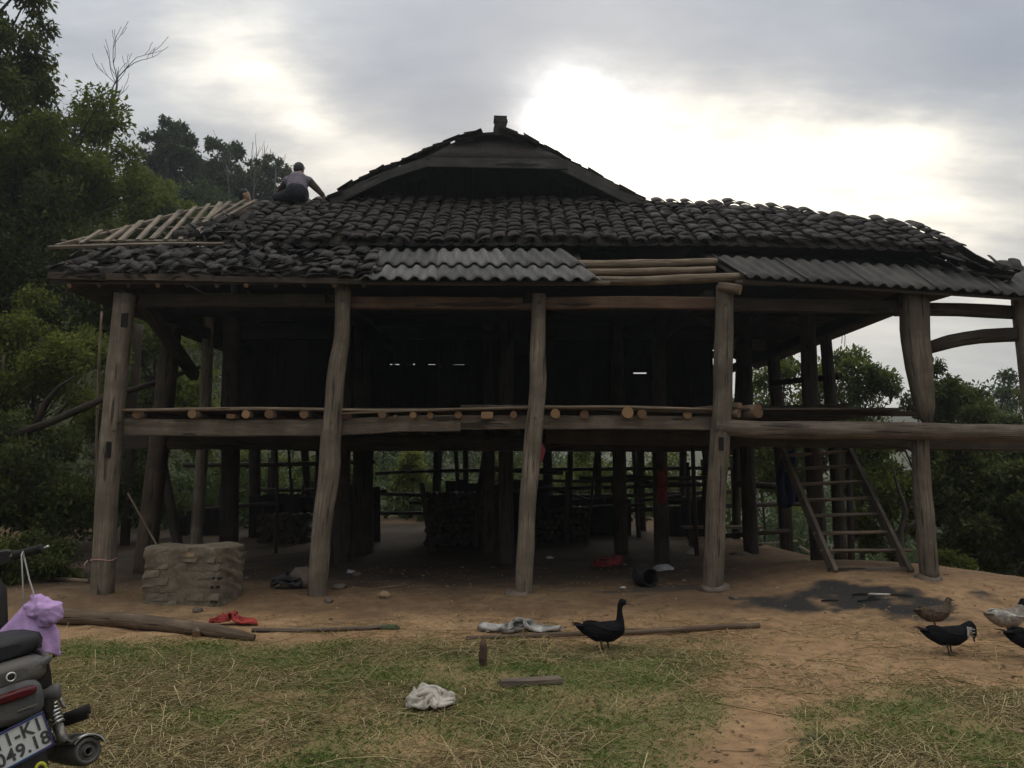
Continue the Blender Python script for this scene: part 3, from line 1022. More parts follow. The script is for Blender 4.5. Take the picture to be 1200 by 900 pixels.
# loft floor closes the room from above
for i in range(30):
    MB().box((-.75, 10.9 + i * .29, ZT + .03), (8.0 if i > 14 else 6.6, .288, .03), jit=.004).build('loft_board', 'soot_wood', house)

# pen rails and boards between the rear stilts
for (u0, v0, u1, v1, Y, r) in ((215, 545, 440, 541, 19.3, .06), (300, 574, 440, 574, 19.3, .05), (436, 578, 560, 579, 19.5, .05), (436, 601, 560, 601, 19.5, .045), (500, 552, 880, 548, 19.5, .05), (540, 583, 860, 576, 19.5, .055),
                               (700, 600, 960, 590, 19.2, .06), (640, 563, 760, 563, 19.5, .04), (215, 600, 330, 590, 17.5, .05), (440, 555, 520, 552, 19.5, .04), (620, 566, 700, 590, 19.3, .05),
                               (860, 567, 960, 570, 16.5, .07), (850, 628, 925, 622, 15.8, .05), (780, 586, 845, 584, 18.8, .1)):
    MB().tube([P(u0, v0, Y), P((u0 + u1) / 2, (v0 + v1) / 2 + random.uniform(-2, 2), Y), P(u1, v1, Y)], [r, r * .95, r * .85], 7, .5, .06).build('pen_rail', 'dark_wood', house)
for i in range(9):
    c = P(528 + i * 13, 590, 18.6)
    MB().box((c.x, 18.6 + random.uniform(-.02, .02), .62), (.24, .03, 1.2 + random.uniform(-.15, .1)), jit=.006).build('pen_board', 'soot_wood', house)
for i in range(6):
    c = P(640 + i * 13, 590, 18.9)
    MB().box((c.x, 18.9 + random.uniform(-.02, .02), .42), (.24, .03, .75 + random.uniform(-.12, .1)), jit=.006).build('pen_board', 'soot_wood', house)
for i in range(26):
    c = P(232 + i * 26 + random.uniform(-8, 8), 590, 19.7)
    if 436 < 232 + i * 26 < 520:
        continue
    MB().tube([(c.x, 19.7, -.1), (c.x + random.uniform(-.08, .08), 19.72, random.uniform(1.1, 1.9))], .045, 6, .5, .08).build('pen_stake', 'dark_wood', house)

# low dark partitions of planks standing between the inner stilts
for (u0, u1, Y, h0, step) in ((300, 372, 17.6, .95, 15), (600, 668, 17.4, 1.0, 16), (672, 740, 18.4, .9, 15), (790, 840, 18.0, .7, 15), (408, 440, 16.8, 1.1, 15), (215, 262, 18.2, .7, 14)):
    u = u0
    while u < u1:
        c = P(u, 590, Y)
        hh_ = h0 + random.uniform(-.14, .08)
        zg = H(c.x, Y)
        MB().box((c.x, Y + random.uniform(-.03, .03), zg + hh_ / 2), (step * Y / F * .96, .03, hh_), Matrix.Rotation(random.uniform(-.03, .03), 3, 'Y'), jit=.008).build('pen_board', 'soot_wood', house)
        u += step

# thin crooked props and poles standing about under the floor
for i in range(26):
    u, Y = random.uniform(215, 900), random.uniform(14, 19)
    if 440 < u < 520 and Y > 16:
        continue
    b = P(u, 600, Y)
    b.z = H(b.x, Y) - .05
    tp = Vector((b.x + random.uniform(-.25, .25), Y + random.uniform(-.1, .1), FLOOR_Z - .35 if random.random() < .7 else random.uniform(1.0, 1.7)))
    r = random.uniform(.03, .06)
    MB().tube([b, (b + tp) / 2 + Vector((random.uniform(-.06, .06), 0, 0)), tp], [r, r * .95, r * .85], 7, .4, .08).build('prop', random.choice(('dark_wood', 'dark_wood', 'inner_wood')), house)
for i in range(12):
    u, Y, z = random.uniform(300, 820), random.uniform(14.5, 18.5), random.uniform(.4, 1.5)
    b = P(u, 590, Y)
    L = random.uniform(1.0, 2.2)
    if 430 < u < 520 and Y > 16:
        continue
    MB().tube([(b.x - L / 2, Y, z + random.uniform(-.1, .1)), (b.x, Y + .02, z), (b.x + L / 2, Y, z + random.uniform(-.1, .1))], .04, 7, .5, .08).build('pen_rail', 'dark_wood', house)

# ------------------------------------------------------------ roof
pb, pt = P(600, 284, 10.9), P(600, 236, 13.2)
UPN = Vector((0, -(pt.z - pb.z), pt.y - pb.y)).normalized()          # normal of the upper front slope
SLOPE = (pt.z - pb.z) / (pt.y - pb.y)


def up_pt(u, v):
    return on_plane(u, v, pb, UPN)


def up_z(y):
    return pb.z + SLOPE * (y - pb.y)


top_line = [up_pt(u, v) for u, v in ((60, 288), (95, 279), (160, 265), (212, 251), (262, 243), (312, 239), (385, 235), (470, 235), (600, 236), (760, 237), (850, 241), (920, 247), (1000, 256), (1070, 264), (1098, 272), (1110, 285))]
TX, TY = [p.x for p in top_line], [p.y for p in top_line]
bot_line = [up_pt(u, v) for u, v in ((58, 290), (200, 288), (270, 284), (600, 284), (850, 284), (1000, 288), (1112, 292))]
BX, BY = [p.x for p in bot_line], [p.y for p in bot_line]


def y_top(x):
    return float(np.interp(x, TX, TY))


def y_bot(x):
    return float(np.interp(x, BX, BY))


XD = up_pt(262, 270).x                                               # tiles and deck start here; left of it the slope is stripped
XR = TX[-1]


def up_surf(s, t):
    x = XD + (XR - XD) * s
    y0, y1 = y_bot(x), y_top(x)
    y = y0 + max(.02, y1 - y0 + .03) * t
    return (x, y, up_z(y) - .02 + .03 * max(0, t - .8) * 5)


roof = MB().grid(up_surf, 40, 8, .03).build('upper_roof', 'dark_wood', house)

TILE_N = {'n': 0}


def tile_mesh(name, w0, w1, L, h, th, convex=True, n=6):
    m = MB()
    for lay in (0, 1):
        for y, ww, hh in ((0, w0, h), (L, w1, h * .85)):
            for k in range(n + 1):
                a = math.pi * (0.08 + 0.84 * k / n)
                r = 1 - (th / (w0 / 2)) * lay
                z = math.sin(a) * hh * (1 if not lay else (hh - th) / hh)
                m.v.append(Vector((-math.cos(a) * ww / 2 * r, y, z if convex else hh - z)))
    W = n + 1
    for k in range(n):
        m.face((k, k + 1, W + k + 1, W + k), None, 0, True)
        m.face((2 * W + k + 1, 2 * W + k, 3 * W + k, 3 * W + k + 1), None, 0, True)
        m.face((k + 1, k, 2 * W + k, 2 * W + k + 1), None, 0, False)
        m.face((W + k, W + k + 1, 3 * W + k + 1, 3 * W + k), None, 0, False)
    m.face((0, W, 3 * W, 2 * W), None, 0, False)
    m.face((W - 1, 3 * W - 1, 4 * W - 1, 2 * W - 1), None, 0, False)
    if not convex:
        m.f = [f[::-1] for f in m.f]
    return m.mesh(name, ['old_tile'])


TILES = [tile_mesh('roof_tile', .205 + d, .18 + d, .30, .05, .013) for d in (0, .012, -.01)]
TILES.append(tile_mesh('roof_tile', .21, .2, .33, .05, .016))
TILES += [tile_mesh('roof_tile', .18, .165, .26, .034, .011), tile_mesh('roof_tile', .15, .14, .19, .028, .011), tile_mesh('roof_tile', .17, .16, .22, .036, .011, False)]
STUFF_V, STUFF_F, STUFF_N = [], [], [0]


def tile_at(mw, parent, own=True, kind=None):
    me = TILES[kind if kind is not None else random.randrange(3)]
    if own and TILE_N['n'] < 300:
        TILE_N['n'] += 1
        o = bpy.data.objects.new('roof_tile', me)
        link(o, parent, mw)
        return
    v = np.array([mw @ q.co for q in me.vertices])
    STUFF_V.append(v)
    STUFF_F.append([np.array(p.vertices) + STUFF_N[0] for p in me.polygons])
    STUFF_N[0] += len(v)


def frame(p, across, upslope, roll=0.0, yaw=0.0, pitch=0.0):
    y = Vector(upslope).normalized()
    x = Vector(across)
    x = (x - y * x.dot(y)).normalized()
    z = x.cross(y)
    M = Matrix((x, y, z)).transposed().to_4x4()
    return Matrix.Translation(p) @ M @ Matrix.Rotation(yaw, 4, 'Z') @ Matrix.Rotation(pitch, 4, 'X') @ Matrix.Rotation(roll, 4, 'Y')


upv_ = Vector((0, 1, SLOPE))
rows_lo, rows_hi = [], []
x = XD + .1
while x < XR - .02:
    y0, y1 = y_bot(x), y_top(x)
    k = 0
    y = y0 - .03 + random.uniform(-.07, .05)
    slot = []
    while y < y1 - .12:
        sag = .02 * math.sin(x * 2.1) + random.uniform(-.006, .012)
        pos = Vector((x + random.uniform(-.012, .012), y, up_z(y) + .035 + .016 * random.random() + sag))
        M = frame(pos, (1, 0, 0), upv_, random.gauss(0, .10) + (random.random() < .05) * random.choice((-.4, .4)), random.gauss(0, .07) + (random.random() < .05) * random.uniform(-.5, .5), -.05 + random.gauss(0, .03))
        (rows_lo if k < 4 else rows_hi).append(M)
        y += .175 + random.uniform(-.012, .012)
        k += 1
    x += .218 + random.uniform(-.006, .006)
# pan tiles in the troughs between, and the far slopes
PAN = []
x = XD + .2
while x < XR - .1:
    y = y_bot(x) - .05
    while y < y_top(x) - .1:
        PAN.append(frame(Vector((x, y, up_z(y) + .005)), (1, 0, 0), upv_, random.gauss(0, .05), random.gauss(0, .05), -.03) @ Matrix.Rotation(math.pi, 4, 'Y'))
        y += .25
    x += .218

# stripped rafters and laths at the left corner of the upper slope
RAFT = [((97, 287), (118, 273)), ((125, 285), (150, 268)), ((142, 284), (166, 262)), ((163, 283), (188, 256)), ((179, 282), (212, 249)), ((195, 283), (228, 246)), ((212, 283), (244, 243)),
        ((226, 282), (258, 241)), ((240, 262), (268, 240)), ((252, 258), (286, 238)), ((262, 258), (298, 238))]
for i, (a, b) in enumerate(RAFT):
    A, B = up_pt(*a), up_pt(*b)
    n = UPN
    ext = (B - A).normalized()
    MB().beam(A - ext * .05 + n * .03, B + ext * (.08 if i > 4 else .03) + n * .03, .062 + random.uniform(-.008, .012), .035, .05, .2, upv=n).build('rafter', 'batten_wood', roof)
for pts_, wd in (([(57, 290), (120, 288), (200, 286), (262, 286)], .075), ([(92, 283), (150, 283), (226, 283)], .05), ([(205, 257), (240, 256), (275, 257)], .06), ([(66, 288), (160, 264), (202, 252), (240, 244), (302, 239)], .06), ([(158, 270), (205, 267), (238, 268)], .035)):
    q = [up_pt(*a) + UPN * .0 for a in pts_]
    MB().beam(q[0], q[-1], wd, .04, .06, .25, mid=q[1:-1], upv=UPN).build('lath', 'batten_wood', roof)
# hip rafter and the stripped left-hand slope behind it
eL = Vector((TX[0], TY[0], up_z(TY[0])))
hipL = up_pt(312, 239)
MB().grid(lambda s, t: (eL.x - .1 + 2.05 * t, TY[0] + 3.0 + t * .4 + (20.4 - t * 2.0 - TY[0] - 3.0) * (1 - s), eL.z + (2.05 * t - .1) * SLOPE - .02), 20, 5, .04).build('side_slope', 'old_tile', roof)
for i in range(9):
    y = TY[0] + .6 + i * 1.0
    zt = pb.z + (y - TY[0]) * SLOPE
    topx = min(hipL.x, eL.x + (y - TY[0]))
    MB().beam((eL.x - .05, y, eL.z), (topx, y, eL.z + (topx - eL.x) * SLOPE), .06, .05).build('rafter', 'batten_wood', roof)
for i in range(5):
    x0 = eL.x + .1 + i * .4
    MB().beam((x0, TY[0] + .1 + i * .4, eL.z + (x0 - eL.x) * SLOPE + .05), (x0, 20.4 - i * .4, eL.z + (x0 - eL.x) * SLOPE + .05), .05, .03).build('lath', 'batten_wood', roof)
# right-hand slope
RZ0 = up_z(y_bot(XR))
for xa, za, xb, zb2 in ((eL.x + 1.9, 5.72, -2.8, 5.95), (2.05, 5.95, XR - 2.3, 5.86)):
    MB().grid(lambda s, t: (xa + (xb - xa) * s, 13.0 + 5.9 * t, za + (zb2 - za) * s), 3, 8, .04).build('upper_deck', 'old_tile', roof)


def right_surf(s, t):
    y0 = y_bot(XR) + .1
    y = y0 + (20.6 - y0) * s
    w_ = min(1, s * 4.5) * min(1, (1 - s) * 4.5)
    x = XR - t * 2.5 * max(.02, w_)
    return (x, y, RZ0 + (XR - x) * .53 - .03)


MB().grid(right_surf, 30, 6, .05).build('side_slope', 'old_tile', roof)


def back_surf(s, t):
    x = eL.x + (XR - eL.x) * s
    w_ = min(1, s * 4.5) * min(1, (1 - s) * 4.5)
    return (x, 20.7 - (t - .12) * 2.75 * max(.02, w_), pb.z + (t - .12) * 1.5 * max(.02, w_))


MB().grid(lambda s, t: back_surf(1 - s, t), 30, 5, .04).build('back_slope', 'old_tile', roof)

# heap of slipped tiles by the stripped corner and along the old eave
LOWN = Vector((0, -.5, 1)).normalized()
lz0, lz1 = P(600, 327, 9.72).z, P(600, 299, 10.85).z
LY0, LY1 = 9.72, 10.85
LS = (lz1 - lz0) / (LY1 - LY0)


def low_z(y):
    return lz0 + LS * (y - LY0)


lown = Vector((0, -LS, 1)).normalized()
plow = Vector((0, LY0, lz0))


def lo_pt(u, v):
    return on_plane(u, v, plow, lown)


XL0 = P(57, 320, LY0).x


def low_deck(xa, xb):
    return lambda s, t: (xa + (xb - xa) * s - .35 * t * (1 - s) * (xa < -5), LY0 + .03 + (1.75) * t, low_z(LY0 + 1.75 * t) - .03)


def lerp(a, b, t):
    return a * (1 - t) + b * t


rb0, rb1, rt0, rt1 = lo_pt(872, 326), P(1252, 351, LY0 - .05), lo_pt(834, 302), P(1215, 322, 10.75)
lower = MB().grid(low_deck(XL0, P(690, 330, LY0).x), 20, 4, .03).grid(lambda s, t: lerp(lerp(rb0, rb1, s), lerp(rt0, rt1, s), .03 + 1.5 * t) - lown * .03, 16, 5, .03).build('lower_roof', 'dark_wood', house)
HEAP = []
for i in range(46):
    u = 215 + 75 * random.random()
    v = 284 - (u - 215) * .1 - random.random() * (10 + (u - 215) * .17)
    p = up_pt(u, v)
    HEAP.append(frame(p + UPN * random.uniform(.01, .05), (1, 0, 0), upv_, random.gauss(0, .6), random.gauss(.3, .7), random.gauss(0, .25)))
LOWT = []
x = XL0 + .03
xe = P(436, 320, LY0 + .3).x
while x < xe:
    uu = CX + x / LY0 * F
    mess = 0.35 if uu < 330 else 0.16
    y = LY0 - .02 + random.uniform(-.03, .03)
    while y < LY1 + .1:
        for q in range(3 if uu < 330 and random.random() < .8 else 2):
            LOWT.append(frame(Vector((x + random.gauss(0, .03), y, low_z(y) + .015 + .05 * q + random.uniform(0, .03))), (1, 0, 0), (0, 1, LS), random.gauss(0, mess), random.gauss(0, mess * 1.1), random.gauss(-.04, mess * .35)))
        y += .2 + random.uniform(-.02, .03)
    x += .205 + random.uniform(-.02, .02)
for M in HEAP:
    tile_at(M, roof, True, random.choice((4, 4, 5, 6)))
random.shuffle(LOWT)
for M in LOWT:
    tile_at(M, lower, True, random.choice((4, 5, 5, 5, 6)) if M.translation.x < -2.6 else random.choice((1, 4, 5)))
for M in rows_lo:
    tile_at(M, roof)
for M in rows_hi:
    tile_at(M, roof)
for M in PAN:
    tile_at(M, roof, False, 3)

# eave boards and purlins
MB().beam(P(57, 323, LY0), P(250, 326, LY0), .05, .085, mid=[P(150, 325, LY0)]).build('eave_board', 'inner_wood', lower)
MB().beam(P(240, 327, LY0 + .01), P(425, 330, LY0 + .02), .05, .07).build('eave_board', 'inner_wood', lower)
MB().tube([P(415, 331, LY0 + .12), P(560, 332, LY0 + .12), P(715, 332, LY0 + .12)], .03, 8, .3, .06).build('purlin', 'beam_wood', lower)
MB().tube([P(862, 331, LY0 + .12), P(1020, 338, LY0 + .12), P(1250, 352, LY0 + .12)], .035, 8, .3, .06).build('purlin', 'dark_wood', lower)
for i in range(13):
    x = XL0 + .25 + i * .36
    if x < P(430, 320, LY0).x:
        MB().tube([(x, LY0 + .02, low_z(LY0) - .075), (x + .02, LY1 + .6, low_z(LY1 + .6) - .075)], [.03, .03], 8, .4, .05, cap_mat=1).build('rafter', ['inner_wood', 'cut_end'] if i % 3 == 0 else 'inner_wood', lower)
# round poles lying bare where the sheets are gone
MB().tube([P(660, 310, 10.5), P(750, 309, 10.5), P(840, 307, 10.5)], [.055, .056, .05], 10, .2, .06, cap_mat=1).build('pole', ['pole_wood', 'cut_end'], lower)
MB().tube([P(680, 319, 10.2), P(760, 318, 10.2), P(838, 316, 10.2)], [.042, .045, .045], 10, .2, .06, cap_mat=1).build('pole', ['pole_wood', 'cut_end'], lower)
MB().tube([P(690, 329, 9.9), P(760, 329, 9.9), P(820, 326, 9.9), P(873, 325, 9.9)], [.055, .06, .058, .055], 10, .2, .07, cap_mat=1).build('pole', ['pole_wood', 'cut_end'], lower)
MB().tube([P(842, 335, 9.92), P(868, 340, 9.8)], [.06, .065], 10, .1, .05, cap_mat=1).build('pole', ['pole_wood', 'cut_end'], lower)


def sheet(c00, c10, c01, c11, waves, amp=.026, ph=0.0, lift=0.0, droop=0.0, mat='fibre_cement'):
    """corrugated fibre-cement sheet between four corners: c00 bottom left, c10 bottom right, c01 top left, c11 top right"""
    n = (c10 - c00).cross(c01 - c00).normalized()

    def f(s, t):
        p = (c00 * (1 - s) + c10 * s) * (1 - t) + (c01 * (1 - s) + c11 * s) * t
        return p + n * (amp * math.copysign(abs(math.cos(2 * math.pi * (waves * s + ph))) ** .65, math.cos(2 * math.pi * (waves * s + ph))) + lift + droop * math.sin(3.1 * s + 1))
    m = MB().grid(f, int(waves * 10), 5, .009)
    m.build('corrugated_sheet', mat, lower)

mb0, mb1, mt0, mt1 = lo_pt(420, 328), lo_pt(707, 331), lo_pt(441, 298), lo_pt(664, 299)
for k in range(3):
    s0, s1 = k / 3 - (.012 if k else 0), (k + 1) / 3
    a, b = lerp(mb0, mb1, s0), lerp(mb0, mb1, s1)
    c, d = lerp(mt0, mt1, s0), lerp(mt0, mt1, s1)
    sheet(lerp(a, c, .42), lerp(b, d, .42), c, d, 5, lift=.065 + .004 * k, ph=.52, amp=.024)
    sheet(a, b, lerp(a, c, .56), lerp(b, d, .56), 5, lift=.03 + .005 * k, ph=.52, amp=.024)
for k in range(5):
    s0, s1 = k / 5 - (.01 if k else 0), (k + 1) / 5
    sheet(lerp(rb0, rb1, s0), lerp(rb0, rb1, s1), lerp(rt0, rt1, s0), lerp(rt0, rt1, s1), 5, lift=.03 + .006 * (k % 2), amp=.02, mat='dark_fibre_cement')
# tiles on the outer right hip of the lower roof
RIGHT_LOW = []
for i in range(70):
    u = 1095 + 135 * random.random()
    v = 297 + (u - 1110) * .27 + random.random() * 12
    p = P(u, v, 10.95 + random.uniform(-.1, .15))
    RIGHT_LOW.append(frame(p, (1, 0, -.25), (0, 1, LS), random.gauss(0, .25), random.gauss(0, .35), random.gauss(0, .2)))
for M in RIGHT_LOW:
    tile_at(M, lower, False)


def right_low(s, t):
    y = LY0 + .35 + 1.25 * t + (19.5 - LY0 - 1.25 * t) * s
    x = 6.35 - .3 * min(1, s * 6) - 1.15 * t
    z = low_z(LY0) + .12 + .47 * t * 1.15
    return (x, y, z)


MB().grid(right_low, 40, 4, .035).build('side_eave', 'dark_wood', lower)
for i in range(40):
    y = LY0 + .4 + i * .235
    p = Vector((6.07 + random.uniform(-.04, .06) + .3 * max(0, 1 - i / 7), y, low_z(LY0) + .13 + random.uniform(-.02, .02)))
    for k in range(3):
        tile_at(frame(p + Vector((-.24 * k, 0, .47 * .24 * k)), (0, 1, 0), (-1, 0, .47), random.gauss(0, .15), random.gauss(0, .15), random.gauss(0, .08)), lower, False)


def left_low(s, t):
    y = LY1 - .4 + 8.6 * s
    return (XL0 - .2 + .9 * t, y, low_z(LY0) + .05 + .45 * t)


MB().grid(lambda s, t: left_low(1 - s, t), 20, 3, .035).build('side_eave', 'dark_wood', lower)

# gable at the top
GY = 12.95
ridge = P(578, 152, GY)
gL, gR = P(384, 234, GY), P(762, 237, GY)
sil_l = [P(u, v, GY) for u, v in ((380, 237), (405, 223), (440, 203), (480, 189), (505, 176), (553, 158))]
sil_r = [P(u, v, GY) for u, v in ((602, 158), (635, 173), (690, 204), (725, 222), (765, 241))]


def along(line, t):
    xs = [p.x for p in line]
    x = xs[0] + (xs[-1] - xs[0]) * t
    return x, float(np.interp(x, xs, [p.z for p in line]))


def gslope(line):
    def f(s, t):
        x, z = along(line, s)
        return (x, GY + t * 6.2, z - .02)
    return f


gable = MB().grid(gslope(sil_l), 12, 6, .05).grid(gslope(sil_r), 12, 6, .05).build('gable_roof', 'dark_wood', house)
for line, sgn in ((sil_l, 1), (sil_r, -1)):
    n = int(abs(line[-1].x - line[0].x) / .17)
    for i in range(n):
        for row in range(4):
            x, z = along(line, (i + .3) / n)
            x2, z2 = along(line, min(1, (i + 1.3) / n))
            d = Vector((x2 - x, 0, z2 - z)) * (1 if (x2 - x) * sgn > 0 else -1)
            if sgn < 0:
                d = Vector((x - x2, 0, z - z2)) if x > x2 else Vector((x2 - x, 0, z2 - z))
                d = Vector((-abs(d.x), 0, abs(d.z)))
            else:
                d = Vector((abs(d.x), 0, abs(d.z)))
            if d.length < 1e-4:
                d = Vector((sgn, 0, .3))
            p = Vector((x, GY + .05 + row * .23, z + .035 + random.uniform(0, .02)))
            tile_at(frame(p, (0, -sgn, 0), d, random.gauss(0, .1), random.gauss(0, .1), -.06 + random.gauss(0, .08)), gable, False)
            if row == 0 and random.random() < .8:
                tile_at(frame(p + Vector((0, -.06, -.03)), (0, -sgn, 0), d, math.pi + random.gauss(0, .1), random.gauss(0, .12), random.gauss(0, .06)), gable, False)
# the small hipped front under the ridge, its fascia and the two barge boards
jf = [P(u, v, y) for u, v, y in ((500, 184, GY - .28), (664, 188, GY - .28), (604, 157, GY + .25), (552, 157, GY + .25))]
MB().grid(lambda s, t: lerp(lerp(jf[0], jf[1], s), lerp(jf[3], jf[2], s), t), 8, 3, .03).build('hip_front', 'old_tile', gable)
MB().beam(P(499, 190, GY - .26), P(665, 193, GY - .26), .04, .16, .02).build('fascia_board', 'barge_wood', gable)
MB().beam(P(388, 237, GY - .07), P(502, 190, GY - .12), .04, .15, .02, mid=[P(450, 207, GY - .1)]).build('barge_board', 'barge_wood', gable)
MB().beam(P(660, 194, GY - .12), P(752, 240, GY - .07), .04, .2, .02, mid=[P(705, 216, GY - .1)]).build('barge_board', 'barge_wood', gable)
for i in range(20):
    x = -2.9 + i * .26
    zt = min(float(np.interp(x, [p.x for p in sil_l], [p.z for p in sil_l])) if x < sil_l[-1].x else 99, float(np.interp(x, [p.x for p in sil_r], [p.z for p in sil_r])) if x > sil_r[0].x else 99, ridge.z - .1)
    zb_ = 5.3
    if zt - zb_ > .15:
        MB().box((x, GY + .85 + random.uniform(-.01, .01), (zb_ + zt - .06) / 2), (.252, .025, zt - .06 - zb_)).build('gable_board', 'soot_wood', gable)
MB().grid(lambda s, t: ((lambda x: (x, 19.0, 5.4 + t * (min(float(np.interp(x, [p.x for p in sil_l], [p.z for p in sil_l])), float(np.interp(x, [p.x for p in sil_r], [p.z for p in sil_r]))) - 5.4)))(2.1 - 5.0 * s)), 24, 2, .03).build('rear_gable', 'soot_wood', gable)
MB().grid(lambda s, t: (sil_l[-1].x - .03 + (sil_r[0].x - sil_l[-1].x + .06) * s, GY + 6.1 * t, sil_l[-1].z + .05 * math.sin(3.14 * s)), 4, 12, .05).build('ridge_tiles', 'old_tile', gable)
# little stack of tiles standing on the ridge
rk = MB()
for i in range(6):
    c = P(585, 157 - i * 3.3, GY + .1)
    rk.box((c.x + random.uniform(-.012, .012) + .006 * i, c.y, c.z), (.185 + (.02 if i == 5 else 0) + random.uniform(-.015, .015), .2, .05), Matrix.Rotation(random.uniform(-.15, .15), 3, 'Z'), jit=.006)
rk.build('ridge_cap', 'old_tile', gable)

# every tile past the first three hundred
me = bpy.data.meshes.new('roof_tiles')
me.from_pydata(np.concatenate(STUFF_V).tolist(), [], [f.tolist() for fs in STUFF_F for f in fs])
me.materials.append(MATS['old_tile'])
me.polygons.foreach_set('use_smooth', [True] * len(me.polygons))
o = bpy.data.objects.new('roof_tiles', me)
link(o, roof)
o['kind'] = 'stuff'


# ---------------------------------------------------------------- trees and shrubs
def leaves_mesh(name, clumps, n, size, mat, droop=0.3, ratio=0.45, shell=0.55, seed=0):
    """many small pointed leaves gathered in clumps: clumps = [(centre, (rx, ry, rz), weight)]"""
    rg = np.random.RandomState(seed)
    wts = np.array([c[2] for c in clumps], float)
    ci = rg.choice(len(clumps), n, p=wts / wts.sum())
    cen = np.array([tuple(c[0]) for c in clumps])[ci]
    rad = np.array([c[1] for c in clumps])[ci]
    d = rg.normal(size=(n, 3))
    d /= np.linalg.norm(d, axis=1)[:, None]
    rr = shell + (1 - shell) * rg.rand(n) ** 0.7
    rr = np.where(rg.rand(n) < 0.25, rg.rand(n), rr) * (1 + 0.12 * np.clip(rg.normal(size=n), -2, 1.3))
    p = cen + d * rad * rr[:, None]
    # twig-like gathering: pull leaves towards random twig points of their clump
    tw = rg.randint(0, 14, n)
    tp = np.random.RandomState(seed + 1).normal(size=(len(clumps), 14, 3))
    tp /= np.linalg.norm(tp, axis=2)[:, :, None]
    tpt = cen + tp[ci, tw] * rad * 0.88
    pull = rg.rand(n) ** 0.8 * 0.72
    p = p * (1 - pull[:, None]) + tpt * pull[:, None]
    a = rg.normal(size=(n, 3)) * 0.8 + d * 0.7
    a[:, 2] -= droop
    a /= np.linalg.norm(a, axis=1)[:, None]
    up = rg.normal(size=(n, 3)) * 0.55
    up[:, 2] += 1
    s = np.cross(a, up)
    s /= np.linalg.norm(s, axis=1)[:, None]
    nn = np.cross(s, a)
    L = size * rg.uniform(0.6, 1.35, n)[:, None]
    W = L * ratio * 0.5
    fold = nn * W * 0.35
    V = np.stack([p, p + a * L * 0.45 + s * W + fold, p + a * L, p + a * L * 0.45 - s * W + fold], 1).reshape(-1, 3)
    Fc = np.arange(n * 4).reshape(n, 4)
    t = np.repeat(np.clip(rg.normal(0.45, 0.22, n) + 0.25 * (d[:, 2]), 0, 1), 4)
    return np_mesh(name, V, Fc, mat, t)


def grow(rg, p, d, L, r, depth, out, spread=0.6, upw=0.25):
    """branching skeleton: out gets (points, radii)"""
    pts, rad = [p.copy()], [r]
    n = 4
    for i in range(n):
        d = (d + Vector((rg.gauss(0, .16), rg.gauss(0, .16), rg.gauss(0, .1) + upw * .2))).normalized()
        p = p + d * (L / n)
        pts.append(p.copy())
        rad.append(r * (1 - .5 * (i + 1) / n))
    out.append((pts, rad, depth))
    if depth == 0:
        return
    for k in range(rg.choice((2, 3)) if depth > 1 else 3):
        q = pts[rg.choice((2, 3, 4))] if k else pts[4]
        nd = (d + Vector((rg.gauss(0, spread), rg.gauss(0, spread), rg.gauss(0, spread * .6) + upw))).normalized()
        grow(rg, q, nd, L * rg.uniform(.55, .8), r * .5, depth - 1, out, spread, upw)


def tree(name, cat, label, u, v_top, v_low, wpx, Y, n, leaf, mat, group=None, seed=1, base_x=None, clump=None, shape=1.0, droop=0.3, ratio=0.45, trunk_r=None, nclump=26, lean=0.0, ymul=1.0):
    """a tree whose crown fills the given part of the view at depth Y: an uneven set of leaf clumps on real limbs"""
    rg = random.Random(seed)
    top, low = P(u, v_top, Y), P(u, v_low, Y)
    bx = top.x + lean if base_x is None else base_x
    root = Vector((bx, Y, H(bx, Y)))
    wdt = wpx * Y / F / 2
    hgt_ = (top.z - low.z) / 2
    c = (top + low) / 2
    t = thing(name, root, label, cat, group)
    clumps = []
    for i in range(nclump):
        for _ in range(50):
            q = Vector((rg.uniform(-1, 1), rg.uniform(-1, 1), rg.uniform(-1, 1)))
            lim = 1.0 - 0.35 * max(0, q.z) * shape
            if q.length < 1 and math.hypot(q.x, q.y) < lim and (q.length > .35 or rg.random() < .4):
                break
        rr = (clump or 0.30) * rg.uniform(.65, 1.25)
        clumps.append((Vector((c.x + q.x * wdt * .86, c.y + q.y * wdt * .8 * ymul, c.z + q.z * hgt_ * .86)), (wdt * rr, wdt * rr * .95, min(wdt, hgt_ * 1.1) * rr * .8), rr ** 2))
    wsum = sum(q[2] for q in clumps)
    me = leaves_mesh('crown', clumps + [(c, (wdt * .76, wdt * .72 * ymul, hgt_ * .74), wsum * .16)], n, leaf, mat, droop, ratio, shell=.5, seed=seed)
    o = bpy.data.objects.new('crown', me)
    link(o, t)
    tr = trunk_r or max(.05, wdt * .06)
    m = MB()
    mid = Vector((bx * .4 + c.x * .6 + rg.uniform(-.1, .1) * wdt, Y + rg.uniform(-.1, .1) * wdt, (root.z + c.z) / 2))
    topp = Vector((c.x, c.y, c.z + hgt_ * .3))
    m.tube([root - Vector((0, 0, .3)), mid, c, topp], [tr, tr * .75, tr * .5, tr * .2], 9, hgt_ / 5 + .15, .08)
    for i, (q, r, _) in enumerate(clumps):
        s = lerp(mid, topp, rg.uniform(.0, .85))
        md = (s + q) / 2 + Vector((rg.uniform(-.12, .12) * wdt, 0, rg.uniform(-.05, .15) * wdt))
        m.tube([s, md, q], [tr * .28, tr * .18, tr * .06], 5, caps=False)
    m.build('trunk', 'tree_bark', t)
    return t


